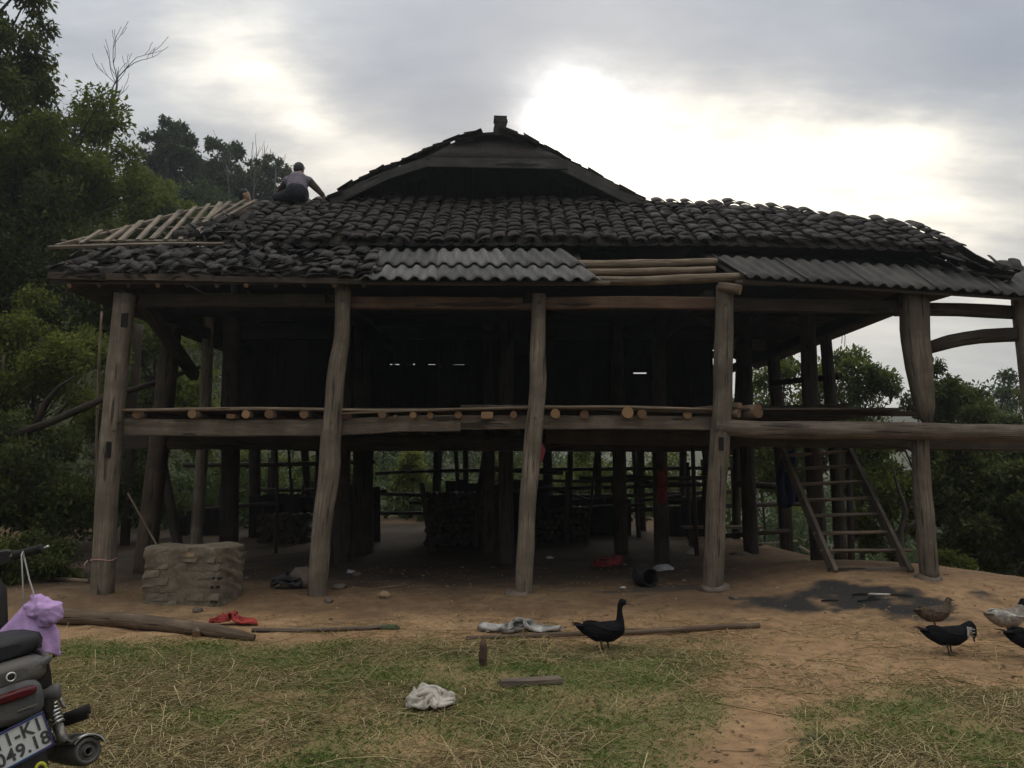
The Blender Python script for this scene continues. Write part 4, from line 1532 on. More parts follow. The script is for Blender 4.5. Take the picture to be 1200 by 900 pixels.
# left side, nearest first
tree('tree', 'tree', 'tall dark tree whose leafy boughs reach the top corner above the motorbike', -30, -100, 200, 215, 13.5, 12000, .115, 'leaf_dark', seed=3, nclump=44, clump=.22, droop=.7, base_x=-11.5, trunk_r=.16)
tree('tree', 'tree', 'dense dark green tree beside the stripped roof corner, below the bare dead tree', 48, 62, 350, 262, 17.5, 42000, .125, 'leaf_mid', seed=5, nclump=70, clump=.23, base_x=-11.2, trunk_r=.2)
tree('tree', 'tree', 'dark round tree filling the gap under the left eave', 40, 200, 450, 280, 16.0, 30000, .12, 'leaf_dark', seed=8, nclump=50, clump=.26, base_x=-10.2)
tree('shrub', 'shrub', 'lit yellow green shrub just left of the squared corner post', 45, 318, 530, 190, 14.5, 14000, .095, 'leaf_light', seed=12, nclump=34, clump=.27, base_x=-8.6, trunk_r=.05)
tree('shrub', 'shrub', 'dark low bush behind the motorbike handlebar', 10, 455, 668, 250, 13.5, 20000, .095, 'leaf_dark', seed=14, nclump=44, clump=.28, base_x=-8.9, trunk_r=.05)
tree('shrub', 'shrub', 'dark bush at the foot of the slope beside the brick stack', 150, 500, 640, 150, 16.5, 7000, .10, 'leaf_dark', seed=15, nclump=22, clump=.32, trunk_r=.05)
tree('tree', 'tree', 'bright green young tree rising behind the bare roof battens', 188, 205, 330, 140, 23, 14000, .14, 'leaf_mid', seed=17, nclump=34, clump=.27)
tree('tree', 'tree', 'dark green tree between the dead tree and the bare battens', 130, 165, 345, 130, 25, 16000, .14, 'leaf_mid', seed=18, nclump=40, clump=.26)
tree('tree', 'tree', 'green tree seen through the open left veranda', 180, 335, 580, 190, 21, 20000, .13, 'leaf_mid', seed=19, nclump=30, clump=.27)
tree('tree', 'tree', 'pale green sapling seen through the veranda beside the dark room wall', 235, 390, 560, 80, 23, 4500, .13, 'leaf_light', seed=20, nclump=18, clump=.3)
tree('shrub', 'shrub', 'low dark weeds along the yard edge left of the corner post', 40, 622, 690, 150, 11.3, 5000, .075, 'leaf_dark', seed=16, nclump=22, clump=.28, trunk_r=.012)
# behind the roof
tree('tree', 'tree', 'tall round topped tree behind the roof, tallest of the hazy row', 204, 128, 262, 96, 38, 17000, .20, 'leaf_far', seed=23, nclump=80, clump=.17, group='hazy trees behind the roof')
tree('tree', 'tree', 'hazy tree between the round topped tree and the crouching person', 264, 156, 262, 84, 40, 12000, .20, 'leaf_far', seed=25, nclump=66, clump=.17, group='hazy trees behind the roof')
tree('tree', 'tree', 'hazy tree directly behind the crouching person on the roof', 314, 172, 262, 72, 41, 10000, .20, 'leaf_far', seed=27, nclump=60, clump=.17, group='hazy trees behind the roof')
tree('tree', 'tree', 'dark lower tree filling the dip behind the bare battens', 232, 205, 275, 150, 33, 10000, .22, 'leaf_far', seed=28, nclump=26, clump=.28)
# right side
tree('tree', 'tree', 'yellow green tree behind the leaning thin stilt and the ladder top', 1000, 396, 600, 130, 20, 20000, .12, 'leaf_mid', seed=31, nclump=50, clump=.24)
tree('tree', 'tree', 'light green tree seen between the two dark inner stilts', 915, 388, 600, 150, 23, 18000, .13, 'leaf_mid', seed=33, nclump=46, clump=.25)
tree('tree', 'tree', 'dark leafy tree beside the thick right hand stilt', 1108, 412, 640, 135, 17, 26000, .11, 'leaf_dark', seed=35, nclump=60, clump=.23)
tree('tree', 'tree', 'dark bushy tree between the thick stilt and the outer corner stilt', 1185, 436, 650, 130, 19, 22000, .11, 'leaf_dark', seed=37, nclump=52, clump=.24)
tree('tree', 'tree', 'thin feathery tree rising above the bushes near the outer corner stilt', 1160, 418, 560, 110, 30, 7000, .16, 'leaf_far', seed=38, nclump=20, clump=.24)
tree('shrub', 'shrub', 'leafy shrub with crooked stems behind the foot of the ladder', 1042, 505, 668, 120, 15.5, 9000, .10, 'leaf_mid', seed=40, nclump=22, clump=.27, trunk_r=.05)
tree('shrub', 'shrub', 'dark shrub below the bank behind the thick stilt foot', 1135, 500, 695, 120, 13.6, 15000, .10, 'leaf_dark', seed=42, nclump=30, clump=.27, trunk_r=.05)
tree('shrub', 'shrub', 'dark shrub at the frame edge below the outer corner stilt', 1205, 500, 708, 130, 13.2, 15000, .095, 'leaf_dark', seed=43, nclump=28, clump=.28, trunk_r=.05)
tree('shrub', 'shrub', 'low weedy plant on the bank edge beside the thick stilt foot', 1122, 640, 690, 60, 11.8, 1500, .07, 'leaf_mid', seed=44, nclump=12, clump=.32, trunk_r=.015)
# behind the open ground floor
tree('shrub', 'shrub', 'sunlit green bush seen through the pen opening behind the house', 480, 525, 610, 70, 24, 5000, .12, 'leaf_light', seed=50, nclump=18, clump=.32, trunk_r=.05)
for i, (u, vt, w_, mt, lb) in enumerate(((300, 520, 120, 'leaf_mid', 'green bush behind the pen rails, right of the leaning rear stilts'), (390, 512, 110, 'leaf_mid', 'green bush behind the house seen past the second front stilt'), (600, 515, 120, 'leaf_dark', 'dark bush behind the plank pen under the house'),
                                     (690, 512, 110, 'leaf_mid', 'green bush seen under the floor right of the hanging pink bag'), (790, 512, 130, 'leaf_mid', 'green bush seen under the floor beside the red rag on a stilt'), (890, 500, 120, 'leaf_light', 'light green bush behind the blue cloth under the floor'))):
    tree('shrub', 'shrub', lb, u, vt, 612, w_, 24 + (i % 3), 4500, .13, mt, seed=60 + i, nclump=18, clump=.32, trunk_r=.05, group='bushes behind the open ground floor')


def woods():
    """the far wooded slopes that close the view behind the yard"""
    clumps = []
    rg = random.Random(77)
    for i in range(260):
        a = R(rg.uniform(-62, 62))
        d = rg.uniform(30, 62)
        x, y = d * math.sin(a), d * math.cos(a) + 4
        if y < 26:
            continue
        vis = (x < 2) + .55
        h = rg.uniform(2.2, 4.4) * min(1.15, vis)
        r = rg.uniform(1.4, 2.4)
        if 0 < x < 25:
            h *= .8
        for k in range(3):
            clumps.append((Vector((x + rg.uniform(-1, 1), y + rg.uniform(-1, 1), H(x, y) + h * (k + .6) / 3)), (r * rg.uniform(.7, 1.1), r, r * .8), r))
    for i in range(700):
        a = R(rg.uniform(-60, 60))
        d = rg.uniform(20.5, 34)
        x, y = d * math.sin(a), d * math.cos(a)
        if abs(x) < 5.8 and y < 22.5:
            continue
        if x > 5 and y < 15:
            continue
        h = rg.uniform(.4, 1.1)
        clumps.append((Vector((x, y, H(x, y) + h * .5)), (rg.uniform(.8, 1.4), 1.0, h), .8))
    me = leaves_mesh('far_wood', clumps, 130000, .30, 'leaf_far', seed=78)
    o = bpy.data.objects.new('far_wood', me)
    link(o)
    tag(o, 'dark wooded slope closing the view far behind the house', 'woodland', kind='stuff')


woods()


def bare_tree(label, u, v0, v1, Y, seed, L, r, depth, spread, group=None, lean=0):
    rg = random.Random(seed)
    a, b = P(u, v0, Y), P(u + lean, v1, Y)
    g = Vector((a.x, Y, H(a.x, Y)))
    t = thing('dead_tree', g, label, 'tree', group)
    out = []
    m = MB()
    m.tube([g - Vector((0, 0, .2)), (g + a) / 2 + Vector((.1, 0, 0)), a, a + (b - a) * .45], [r * 1.5, r * 1.25, r, r * .7], 8, .5, .05)
    m.build('trunk', 'dead_bark', t)
    s = a + (b - a) * .45
    for k in range(4):
        d = Vector((rg.uniform(-.75, .75) if k else .15, rg.uniform(-.3, .3), 1)).normalized()
        grow(rg, a + (b - a) * (.18 + .09 * k), d, L * rg.uniform(.8, 1.1), r * .55, depth, out, spread, .35)
    m = MB()
    for pts, rad, dp in out:
        m.tube(pts, [max(x, .008) for x in rad], 5, caps=False)
    m.build('branches', 'dead_bark', t)


bare_tree('tall bare dead tree standing against the pale sky above the left trees', 126, 165, 50, 28, 4, 1.4, .05, 2, .30, lean=10)
bare_tree('thin bare sapling with forked top behind the crouching person', 297, 235, 155, 36, 9, 1.3, .04, 1, .35, 'bare saplings behind the roof', lean=4)
bare_tree('thin bare sapling behind the second hazy tree', 268, 225, 158, 36, 12, 1.1, .04, 1, .4, 'bare saplings behind the roof', lean=-6)
bare_tree('short bare twiggy sapling just left of the crouching person', 322, 220, 172, 36, 15, .8, .03, 1, .4, 'bare saplings behind the roof', lean=3)

# crooked bough sagging past the left of the house
t = thing('crooked_bough', P(10, 520, 12.9), 'dark crooked bough slanting past the left corner post into the veranda', 'branch')
m = MB()
m.tube([P(-30, 525, 13.2), P(30, 505, 13), P(75, 488, 12.8), P(120, 468, 12.7), P(170, 452, 12.8), P(235, 430, 13)], [.07, .065, .06, .05, .045, .03], 9, .25, .12)
m.build('limb', 'dark_wood', t)
MB().tube([P(40, 502, 13), P(55, 470, 12.9), P(70, 452, 12.8), P(88, 441, 12.8)], [.06, .05, .03, .012], 7, .2, .15).build('limb', 'dark_wood', t)
MB().tube([P(62, 492, 12.9), P(78, 474, 12.8), P(85, 455, 12.7)], [.03, .025, .01], 6, .2, .15).build('limb', 'dark_wood', t)
# pale thin stems left of the corner post
for i, (u, v0, v1, lb) in enumerate(((116, 545, 365, 'slender pale stem left of the squared corner post, nearer the post'), (2, 490, 415, 'slender pale stem among the shrub leaves at the frame edge'))):
    g = P(u, v0, 13.8)
    m = MB()
    m.tube([(g.x, 13.8, H(g.x, 13.8) - .1), P(u - 1, (v0 + v1) / 2, 13.8), P(u + 3, v1, 13.8)], [.03, .028, .018], 6, .3, .08)
    tag(m.build('bamboo_stem', 'pole_wood'), lb, 'stem')
# crooked sapling branches behind the ladder
m = MB()
g = P(1056, 640, 13)
m.tube([(g.x, 13, H(g.x, 13) - .1), P(1056, 620, 13), P(1062, 600, 13), P(1053, 575, 13), P(1046, 545, 13)], [.05, .045, .04, .03, .012], 7, .15, .12)
m.tube([P(1058, 622, 13), P(1072, 612, 13), P(1080, 600, 13.1)], [.03, .025, .012], 6, .15, .12)
m.tube([P(1062, 600, 13), P(1075, 570, 13), P(1062, 530, 13), P(1052, 510, 13)], [.025, .02, .015, .008], 6, .15, .12)
tag(m.build('sapling', 'dead_bark'), 'crooked bare stem of a sapling between ladder and thick stilt', 'sapling')


# ---------------------------------------------------------------- ladder
lad = thing('wooden_ladder', P(1020, 660, 10.35), 'wide wooden ladder leaning up to the floor beside the thick right stilt', 'ladder')
LB0, LB1, LT0, LT1 = P(978, 661, 10.35), P(1066, 661, 10.35), P(914, 522, 12.3), P(988, 516, 12.3)
for p in (LB0, LB1):
    p.z = H(p.x, p.y) - .03
MB().beam(LB0, LT0 + (LT0 - LB0) * .05, .055, .16, .04, .3, upv=(0, -1, 1)).build('rail', 'beam_wood', lad)
MB().beam(LB1, LT1 + (LT1 - LB1) * .04, .055, .17, .04, .3, upv=(0, -1, 1)).build('rail', 'beam_wood', lad)
for i in range(8):
    t = .03 + i * .125
    a, b = lerp(LB0, LT0, t), lerp(LB1, LT1, t)
    e = Vector((.06, 0, 0))
    if i == 0:
        MB().beam(a - e, b + e, .09, .07, .05, .2).build('rung', 'beam_wood', lad)
    else:
        MB().tube([a - e, (a + b) / 2 + Vector((0, 0, random.uniform(-.01, .01))), b + e * (1 if i != 1 else 3)], [.024, .026, .022], 8, .2, .08).build('rung', 'pole_wood' if i % 3 else 'beam_wood', lad)

# ---------------------------------------------------------------- hollow brick stack, mortared over
def brick_mesh(L=.22, W=.105, Hh=.078, holes=False):
    m = MB()
    m.box((0, 0, 0), (L, W, Hh), jit=.006)
    return m


wood_dummy = None
mm, t_, put, bs, out_ = material('mud_brick')
oc = t_.n('ShaderNodeTexCoord').outputs['Object']
rnd = t_.n('ShaderNodeObjectInfo').outputs['Random']
n1 = t_.noise(oc, 7, 6, 0.65)
n2 = t_.noise(oc, 30, 5, 0.7)
c = t_.ramp(n1, [(0.3, (0.10, 0.08, 0.057)), (0.55, (0.165, 0.137, 0.10)), (0.75, (0.235, 0.20, 0.15))])
c = t_.mix(t_.ramp(n2, [(0.5, 0.0), (0.75, 0.6)]), c, (0.165, 0.14, 0.095))
put('Base Color', t_.n('ShaderNodeHueSaturation', {'Value': t_.math('ADD', t_.math('MULTIPLY', rnd, 0.3), 0.85), 'Color': c}).outputs[0])
put('Roughness', 0.95)
put('Normal', t_.n('ShaderNodeBump', {'Height': t_.math('ADD', n1, t_.math('MULTIPLY', n2, 0.6)), 'Strength': 0.8, 'Distance': 0.02}).outputs[0])

SY = 9.35
ba = P(166, 697, SY)
bz = H(ba.x, SY) - .03
stack = thing('brick_stack', (P(222, 700, SY).x, SY + .25, bz), 'weathered muddy block of stacked hollow bricks between the first two stilts', 'brick stack')
BX0, BX1 = P(172, 670, SY).x, P(258, 670, SY).x
ztop = P(220, 642, SY).z
NC = 8
hh = (ztop - bz) / NC
# the core of mud and mortar is one lumpy mass, brick faces stand a little proud of it
yaw = R(-9)
SC = Vector(((BX0 + BX1) / 2, SY + .3, 0))


def yrot(p):
    d = Vector(p) - SC
    return SC + Vector((d.x * math.cos(yaw) - d.y * math.sin(yaw), d.x * math.sin(yaw) + d.y * math.cos(yaw), d.z))


core = MB()
hw, hd = (BX1 - BX0) / 2 + .07, .30


def core_pt(s, t):
    a = 2 * math.pi * s
    ca, sa = math.cos(a), math.sin(a)
    k = 1 / max(abs(ca) ** 10 + abs(sa) ** 10, 1e-6) ** (1 / 10)
    zz_ = bz + (ztop - bz) * min(1, t / .8)
    rr = 1 if t < .8 else max(0.0, 1 - ((t - .8) / .2)) * .97 + .0
    x, y = ca * k * hw * rr, sa * k * hd * rr
    w_ = .015 * (float(vnoise(x * 7 + 5, zz_ * 22 + y * 6, 5)) - .5) + .012 * (float(vnoise(x * 20 + 5, zz_ * 40 + y * 20, 6)) - .5)
    rr2 = 1 + w_ / .2 * (1 if t < .8 else 0)
    return yrot(SC + Vector((x * rr2, y * (1 + w_ / .3), zz_ + (.02 * math.sin(x * 7) + w_ if t >= .79 else 0))))


core.grid(core_pt, 72, 40, 0)
core.build('mortar', 'mud_brick', stack)
for r_ in range(NC):
    z = bz + hh * (r_ + .5)
    x = BX0 - .03 + (.1 if r_ % 2 else 0)
    while x < BX1 + .02:
        L = min(.215, BX1 + .06 - x)
        if L > .07:
            MB().box(yrot((x + L / 2, SC.y - hd + .059 + random.uniform(-.022, .012), z + random.uniform(-.008, .008))), (L - .006, .1, hh - .012), Matrix.Rotation(yaw + random.uniform(-.04, .04), 3, 'Z') @ Matrix.Rotation(random.uniform(-.05, .05), 3, 'Y'), jit=.014).build('brick', 'mud_brick', stack)
        x += .22
    for k in range(3):
        MB().box(yrot((SC.x + hw - .062 + random.uniform(-.014, .014), SC.y - hd + .11 + k * .2, z)), (.1, .185, hh - .016), Matrix.Rotation(yaw + random.uniform(-.03, .03), 3, 'Z'), jit=.008).build('brick', 'mud_brick', stack)
# dark plugs, coloured as the shade inside the open ends of hollow bricks
for (u, v) in ((251, 658), (250.5, 678), (256, 678), (249, 688), (255, 688), (248.5, 705), (253.5, 705)):
    p = P(u, v, SY - .05)
    MB().tube([p + Vector((0, -.018, 0)), p + Vector((.01, .06, 0))], .017, 8).build('brick_hole_shade', 'soot_wood', stack)
MB().box(P(224, 650, SY - .02), (.10, .03, .045), Matrix.Rotation(yaw, 3, 'Z'), jit=.005).build('brick', 'clod', stack)

# ---------------------------------------------------------------- logs, poles, planks and rocks in the yard
def ground_pole(name, pix, radii, mat, label, cat, sec=10, jit=.06, ends=None, lift=1.0):
    pts = []
    for (u, v), r in zip(pix, radii):
        p = Gd(u, v)
        pts.append(Vector((p.x, p.y, p.z + r * lift)))
    m = MB()
    m.tube(pts, radii, sec, .12, jit, cap_mat=1)
    o = m.build(name, [mat, ends or 'cut_end'])
    return tag(o, label, cat), pts


lg = thing('fallen_log', Gd(190, 735), 'long stripped log lying in front of the brick stack with one forked stub', 'log')
pts = [Gd(u, v) for u, v in ((60, 730), (120, 733), (180, 739), (225, 744), (262, 747), (298, 751))]
rr = [.075, .078, .075, .068, .058, .03]
pts = [Vector((p.x, p.y, p.z + r * .9)) for p, r in zip(pts, rr)]
MB().tube(pts, rr, 12, .1, .07).build('trunk', 'log_bark', lg)
MB().tube([pts[3] + Vector((.05, -.02, 0)), pts[3] + Vector((.09, -.1, -.02)), pts[3] + Vector((.1, -.17, -.03))], [.05, .045, .04], 9, .05, .08, cap_mat=1).build('stub', ['log_bark', 'cut_end'], lg)
ground_pole('pole', ((295, 741), (360, 741), (420, 739), (452, 737)), [.02, .022, .02, .022], 'beam_wood', 'thin grey pole on the ground right of the red rag, mossy at one end', 'pole')
plain('moss', (0.10, 0.13, 0.06), (0.05, 0.06, 0.03), 20, 0.95, bump=0.8)
p = Gd(457, 738)
rock('moss_tuft', (p.x, p.y, p.z + .02), .1, .05, .035, 'moss', None, 21)
tag(bpy.context.scene.objects['moss_tuft'], 'green mossy clump at the end of the thin grey pole', 'moss')
ground_pole('pole', ((546, 750), (640, 747), (760, 743), (830, 739), (890, 736)), [.018, .022, .026, .028, .026], 'log_bark', 'long thin brown pole lying behind the standing black duck', 'pole')
pl = Gd(621, 802)
b = MB()
e1, e2 = Gd(587, 804), Gd(657, 800)
b.beam(e1 + Vector((0, 0, .022)), e2 + Vector((0, 0, .024)), .11, .035, .03, .15)
tag(b.build('plank', 'beam_wood'), 'short grey plank lying on the grass right of the white cloth', 'plank')
p = Gd(566, 781)
b = MB()
b.tube([(p.x, p.y, p.z - .03), (p.x - .004, p.y, p.z + .08), (p.x + .002, p.y, p.z + .17), (p.x - .003, p.y + .01, p.z + .215)], [.028, .036, .03, .01], 8, .03, .12)
plain('rust_stump', (0.13, 0.075, 0.05), (0.05, 0.035, 0.028), 16, 0.9, bump=0.6)
tag(b.build('stake', 'rust_stump'), 'short brown stake stuck upright in the grass left of the standing duck', 'stake')

# crumpled cloths, bags and rags
ICO5 = _ico(5)


def crumple(name, c, sx, sy, h, mat, seed, label=None, cat=None, nu=34, ridge=7.0, shape=None, yaw=0.0, parent=None):
    """a wad of cloth: sharp creases from folded noise, flat underside lying on the ground"""
    v, f = ICO5 if max(sx, sy) > .12 else ICO2
    rg = np.random.RandomState(seed)
    o1, o2 = rg.uniform(0, 40, 2)
    x, y, z = v[:, 0], v[:, 1], v[:, 2]

    def rid(k, sd):
        a = vnoise(x * k + z * k * .6 + o1, y * k - z * k * .45 + o2, sd)
        return 1 - np.abs(2 * a - 1)
    wv = 0.55 * (fbm(x * 1.4 + o1, y * 1.4 + o2, seed, 2) - .5)
    r = 1 + wv + .62 * (rid(1.7, seed) - .6) + .42 * (rid(3.4, seed + 1) - .5) + .12 * (rid(8., seed + 2) - .5)
    px, py, pz = x * r * sx, y * r * sy, np.maximum(z, -.12) * r * h
    X = px * math.cos(yaw) - py * math.sin(yaw) + c[0]
    Y = px * math.sin(yaw) + py * math.cos(yaw) + c[1]
    m = MB()
    zz_ = hgt(X, Y) + .012 + np.maximum(pz, -.01)
    m.v = [Vector(q) for q in np.stack([X, Y, zz_], -1)]
    for q in f:
        m.face(q)
    o = m.build(name, mat, parent)
    if label:
        tag(o, label, cat)
    return o


def wad(name, c, w_, h_, rx, ry, zamp, mat, seed, label=None, cat=None, n=46, m=36, yaw=0.0, iters=170, flat=1.0, parent=None, lump=.05):
    """a real sheet of cloth, pushed together and let fall: edge lengths are kept, so the spare cloth buckles into folds"""
    u, v = np.meshgrid(np.linspace(-.5, .5, n), np.linspace(-.5, .5, m), indexing='ij')
    rg = np.random.RandomState(seed)
    o1, o2 = rg.uniform(0, 40, 2)
    p = np.stack([u * rx * 1.9 + .05 * rx * rg.normal(size=u.shape), v * ry * 1.9 + .05 * ry * rg.normal(size=u.shape), zamp * (.25 + 1.5 * fbm(u * 5 + o1, v * 5 + o2, seed, 3) - .4) + .01 * rg.rand(n, m)], -1)
    prev = p.copy()
    dx, dy = w_ / (n - 1), h_ / (m - 1)
    fam = []
    for (di, dj, L, k) in ((1, 0, dx, 1.0), (0, 1, dy, 1.0), (1, 1, math.hypot(dx, dy), .6), (1, -1, math.hypot(dx, dy), .6), (2, 0, 2 * dx, .7), (0, 2, 2 * dy, .7), (4, 0, 4 * dx, .4), (0, 4, 4 * dy, .4)):
        for par in (0, 1):
            if di:
                ia = np.arange(0, n - di)
                ia = ia[(ia // di) % 2 == par]
                ja = np.arange(max(0, -dj), m - max(0, dj))
            else:
                ia = np.arange(n)
                ja = np.arange(0, m - dj)
                ja = ja[(ja // dj) % 2 == par]
            A, B = np.ix_(ia, ja), np.ix_(ia + di, ja + dj)
            fam.append((A, B, L, k))
    for it in range(iters):
        vel = (p - prev) * .9
        prev = p.copy()
        p = p + vel
        p[..., 2] -= .0011 * flat
        for _ in range(2):
            for A, B, L, k in fam:
                a, b = p[A], p[B]
                d = b - a
                ln = np.linalg.norm(d, axis=-1, keepdims=True) + 1e-9
                cr = d * (.5 * k * (ln - L) / ln)
                p[A] = a + cr
                p[B] = b - cr
            q = np.hypot(p[..., 0] / rx, p[..., 1] / ry)
            f = np.where(q > 1, 1 / np.maximum(q, 1e-6), 1.0)
            f = 1 + (f - 1) * .5
            p[..., 0] *= f
            p[..., 1] *= f
            q = np.minimum(1, np.hypot(p[..., 0] / rx, p[..., 1] / ry))
            fl = .004 + lump * (1 - q ** 2.5) * (.35 + 1.3 * vnoise(p[..., 0] * 14 + o1, p[..., 1] * 14 + o2, seed + 7))
            low = p[..., 2] < fl
            p[..., 2] = np.maximum(p[..., 2], fl)
            prev[..., :2] = np.where(low[..., None], p[..., :2], prev[..., :2])
    X = p[..., 0] * math.cos(yaw) - p[..., 1] * math.sin(yaw) + c[0]
    Y = p[..., 0] * math.sin(yaw) + p[..., 1] * math.cos(yaw) + c[1]
    Z = p[..., 2] + hgt(X, Y) + .006
    o = MB().grid(lambda s, t: (X[round(s * (n - 1)), round(t * (m - 1))], Y[round(s * (n - 1)), round(t * (m - 1))], Z[round(s * (n - 1)), round(t * (m - 1))]), n - 1, m - 1, .003).build(name, mat, parent)
    return tag(o, label, cat) if label else o


def cloth(name, c1, c2, scale=5, rough=.9):
    plain(name, c1, c2, scale, rough, bump=0.35, bscale=60)


cloth('white_cloth', (0.58, 0.54, 0.475), (0.33, 0.295, 0.245), 7)
cloth('red_cloth', (0.42, 0.06, 0.05), (0.22, 0.035, 0.03))
cloth('dull_red', (0.23, 0.035, 0.035), (0.13, 0.02, 0.02))
cloth('white_sack', (0.46, 0.44, 0.41), (0.07, 0.065, 0.06), 8)
cloth('dark_sack', (0.05, 0.05, 0.055), (0.025, 0.025, 0.027))
cloth('pink_bag', (0.42, 0.09, 0.12), (0.28, 0.05, 0.07))
cloth('blue_cloth', (0.03, 0.04, 0.10), (0.02, 0.025, 0.055))
cloth('pale_litter', (0.5, 0.5, 0.5), (0.3, 0.29, 0.28))

p = Gd(503, 832)
wad('white_cloth', (p.x, p.y + .05, 0), .62, .5, .165, .14, .26, 'white_cloth', 5, 'crumpled dirty white cloth lying in a heap on the grass', 'cloth', n=52, m=44, iters=70, flat=.6, lump=.07)
p = Gd(268, 733)
wad('red_rag', (p.x, p.y + .05, 0), .72, .34, .29, .09, .12, 'red_cloth', 8, 'red rag lying against the stripped log near the brick stack', 'rag', yaw=-.14, iters=80, flat=.5, lump=.05)
p = Gd(282, 730)
p = Gd(608, 742)
wad('white_sack', (p.x, p.y + .08, 0), .98, .42, .42, .13, .10, 'white_sack', 11, 'flattened dirty white sack beside the long thin pole', 'sack', iters=90, flat=.5, lump=.035)
p = Gd(712, 668)
wad('red_cloth', (p.x, p.y, 0), .8, .6, .22, .14, .25, 'dull_red', 14, 'dull red cloth bundle on the dirt under the house', 'cloth', iters=70, flat=.5, lump=.11)
p = Gd(345, 690)
rock('grey_rock', (p.x + .05, p.y + .2, p.z + .08), .30, .2, .17, 'footing', None, 31)
tag(scene.objects['grey_rock'], 'grey boulder in the shade left of the second front stilt', 'rock')
p = Gd(335, 690)
wad('dark_sack', (p.x, p.y, 0), .7, .5, .2, .1, .25, 'dark_sack', 17, 'dark crumpled sack beside the grey boulder', 'sack', iters=70, flat=.5, lump=.10)
for i, (u, v, s, lb) in enumerate(((385, 706, .06, 'small grey stone at the foot of the second front stilt'), (398, 690, .09, 'brown stone right of the second front stilt'), (418, 674, .06, 'pale stone in the shade behind the second front stilt'), (231, 717, .06, 'grey stone between the brick stack and the log'),
                                    (448, 700, .085, 'reddish clod on the dirt between second and third front stilts'), (860, 702, .05, 'small stone by the fourth front stilt footing'))):
    p = Gd(u, v)
    rock('stone', (p.x, p.y, p.z + s * .25), s * 1.2, s, s * .7, 'footing' if i != 4 else 'clod', None, 50 + i, 2)
    o = [o for o in scene.objects if o.name.startswith('stone')][-1]
    tag(o, lb, 'stone', 'stones lying round the stilts')
# litter
for i, (u, v, sx, h, mat, lb) in enumerate(((812, 650, .1, .08, 'pale_litter', 'crumpled pale plastic bag on the dirt left of the fourth front stilt'), (776, 668, .13, .05, 'pale_litter', 'flat pale scrap at the foot of the inner stilt beyond the fourth bay'), (644, 655, .08, .03, 'pale_litter', 'flat pale scrap right of the third front stilt'),
                                           (730, 690, .04, .02, 'pale_litter', 'small white scrap on the sooty dirt'), (412, 672, .06, .05, 'pale_litter', 'bluish white scrap behind the second front stilt'))):
    p = Gd(u, v)
    crumple('litter', (p.x, p.y, 0), sx, sx * .7, h, mat, 70 + i, lb, 'litter', nu=20)
# things hanging under the floor
hb = P(631, 520, HY + .35)
blob('hanging_bag', [(hb + Vector((0, 0, .0)), .05, hb + Vector((.01, 0, -.09)), .085), (hb + Vector((.01, 0, -.09)), .085, hb + Vector((.0, 0, -.2)), .06), (hb + Vector((0, 0, .14)), .014, hb, .03)], .02, 'pink_bag')
tag(scene.objects['hanging_bag'], 'pink red bag hanging behind the third front stilt below the floor', 'bag')
bc = P(923, 560, 12.9)
m = MB().grid(lambda s, t: (bc.x - .14 + .3 * s + .03 * math.sin(9 * t), 12.9 + .04 * math.sin(s * 14 + t * 3), bc.z + .42 - .85 * t - .05 * math.sin(s * 5)), 16, 12, .006)
tag(m.build('blue_cloth', 'blue_cloth'), 'dark blue cloth hanging under the floor left of the ladder', 'cloth')
rc = P(776, 572, 13.05)
m = MB().grid(lambda s, t: (rc.x - .09 + .16 * s, 12.97 + .02 * math.sin(s * 9), rc.z + .3 - .5 * t - .04 * math.sin(s * 4)), 10, 10, .006)
tag(m.build('red_rag', 'dull_red'), 'dull red rag hung on the inner stilt under the floor', 'rag')
# blackened pot lying on its side
po = Gd(757, 688)
pc = Vector((po.x, po.y + .1, po.z + .12))
pot = thing('cooking_pot', po, 'blackened pot tipped on its side on the sooty dirt', 'pot')
MB().lathe(pc, (.35, -1, .05), [(-.17, .02), (-.16, .09), (-.1, .125), (0, .135), (.1, .12), (.15, .105), (.16, .115), (.152, .097), (.1, .11), (0, .12), (-.12, .1)], 20).build('pot_body', 'charred', pot)
MB().tube([pc + Vector((-.12, -.06, .05)), pc + Vector((-.16, -.09, .12)), pc + Vector((-.05, -.12, .17)), pc + Vector((.07, -.1, .12))], .008, 6, caps=False).build('handle', 'charred', pot)
# burnt sticks on the ash patch
for i in range(5):
    p = Gd(985 + 16 * (i % 5) + random.uniform(-14, 14), 694 + random.uniform(-4, 24))
    a = random.uniform(-.5, .5)
    L = random.uniform(.05, .13)
    d = Vector((math.cos(a), math.sin(a), 0)) * L
    q0, q1 = p - d, p + d
    q0.z, q1.z = H(q0.x, q0.y) + .015, H(q1.x, q1.y) + .02
    tag(MB().tube([q0, (q0 + q1) / 2 + Vector((0, 0, .004)), q1], [.009, .011, .007], 7, .06, .12).build('burnt_stick', 'charred'), 'charred stick lying on the black ash patch', 'stick', 'charred sticks on the ash patch')
ground_pole('pale_stick', ((1011, 697), (1026, 698), (1043, 698)), [.012, .014, .012], 'white_cloth', 'short pale stick lying at the back of the black ash patch', 'stick', 7)
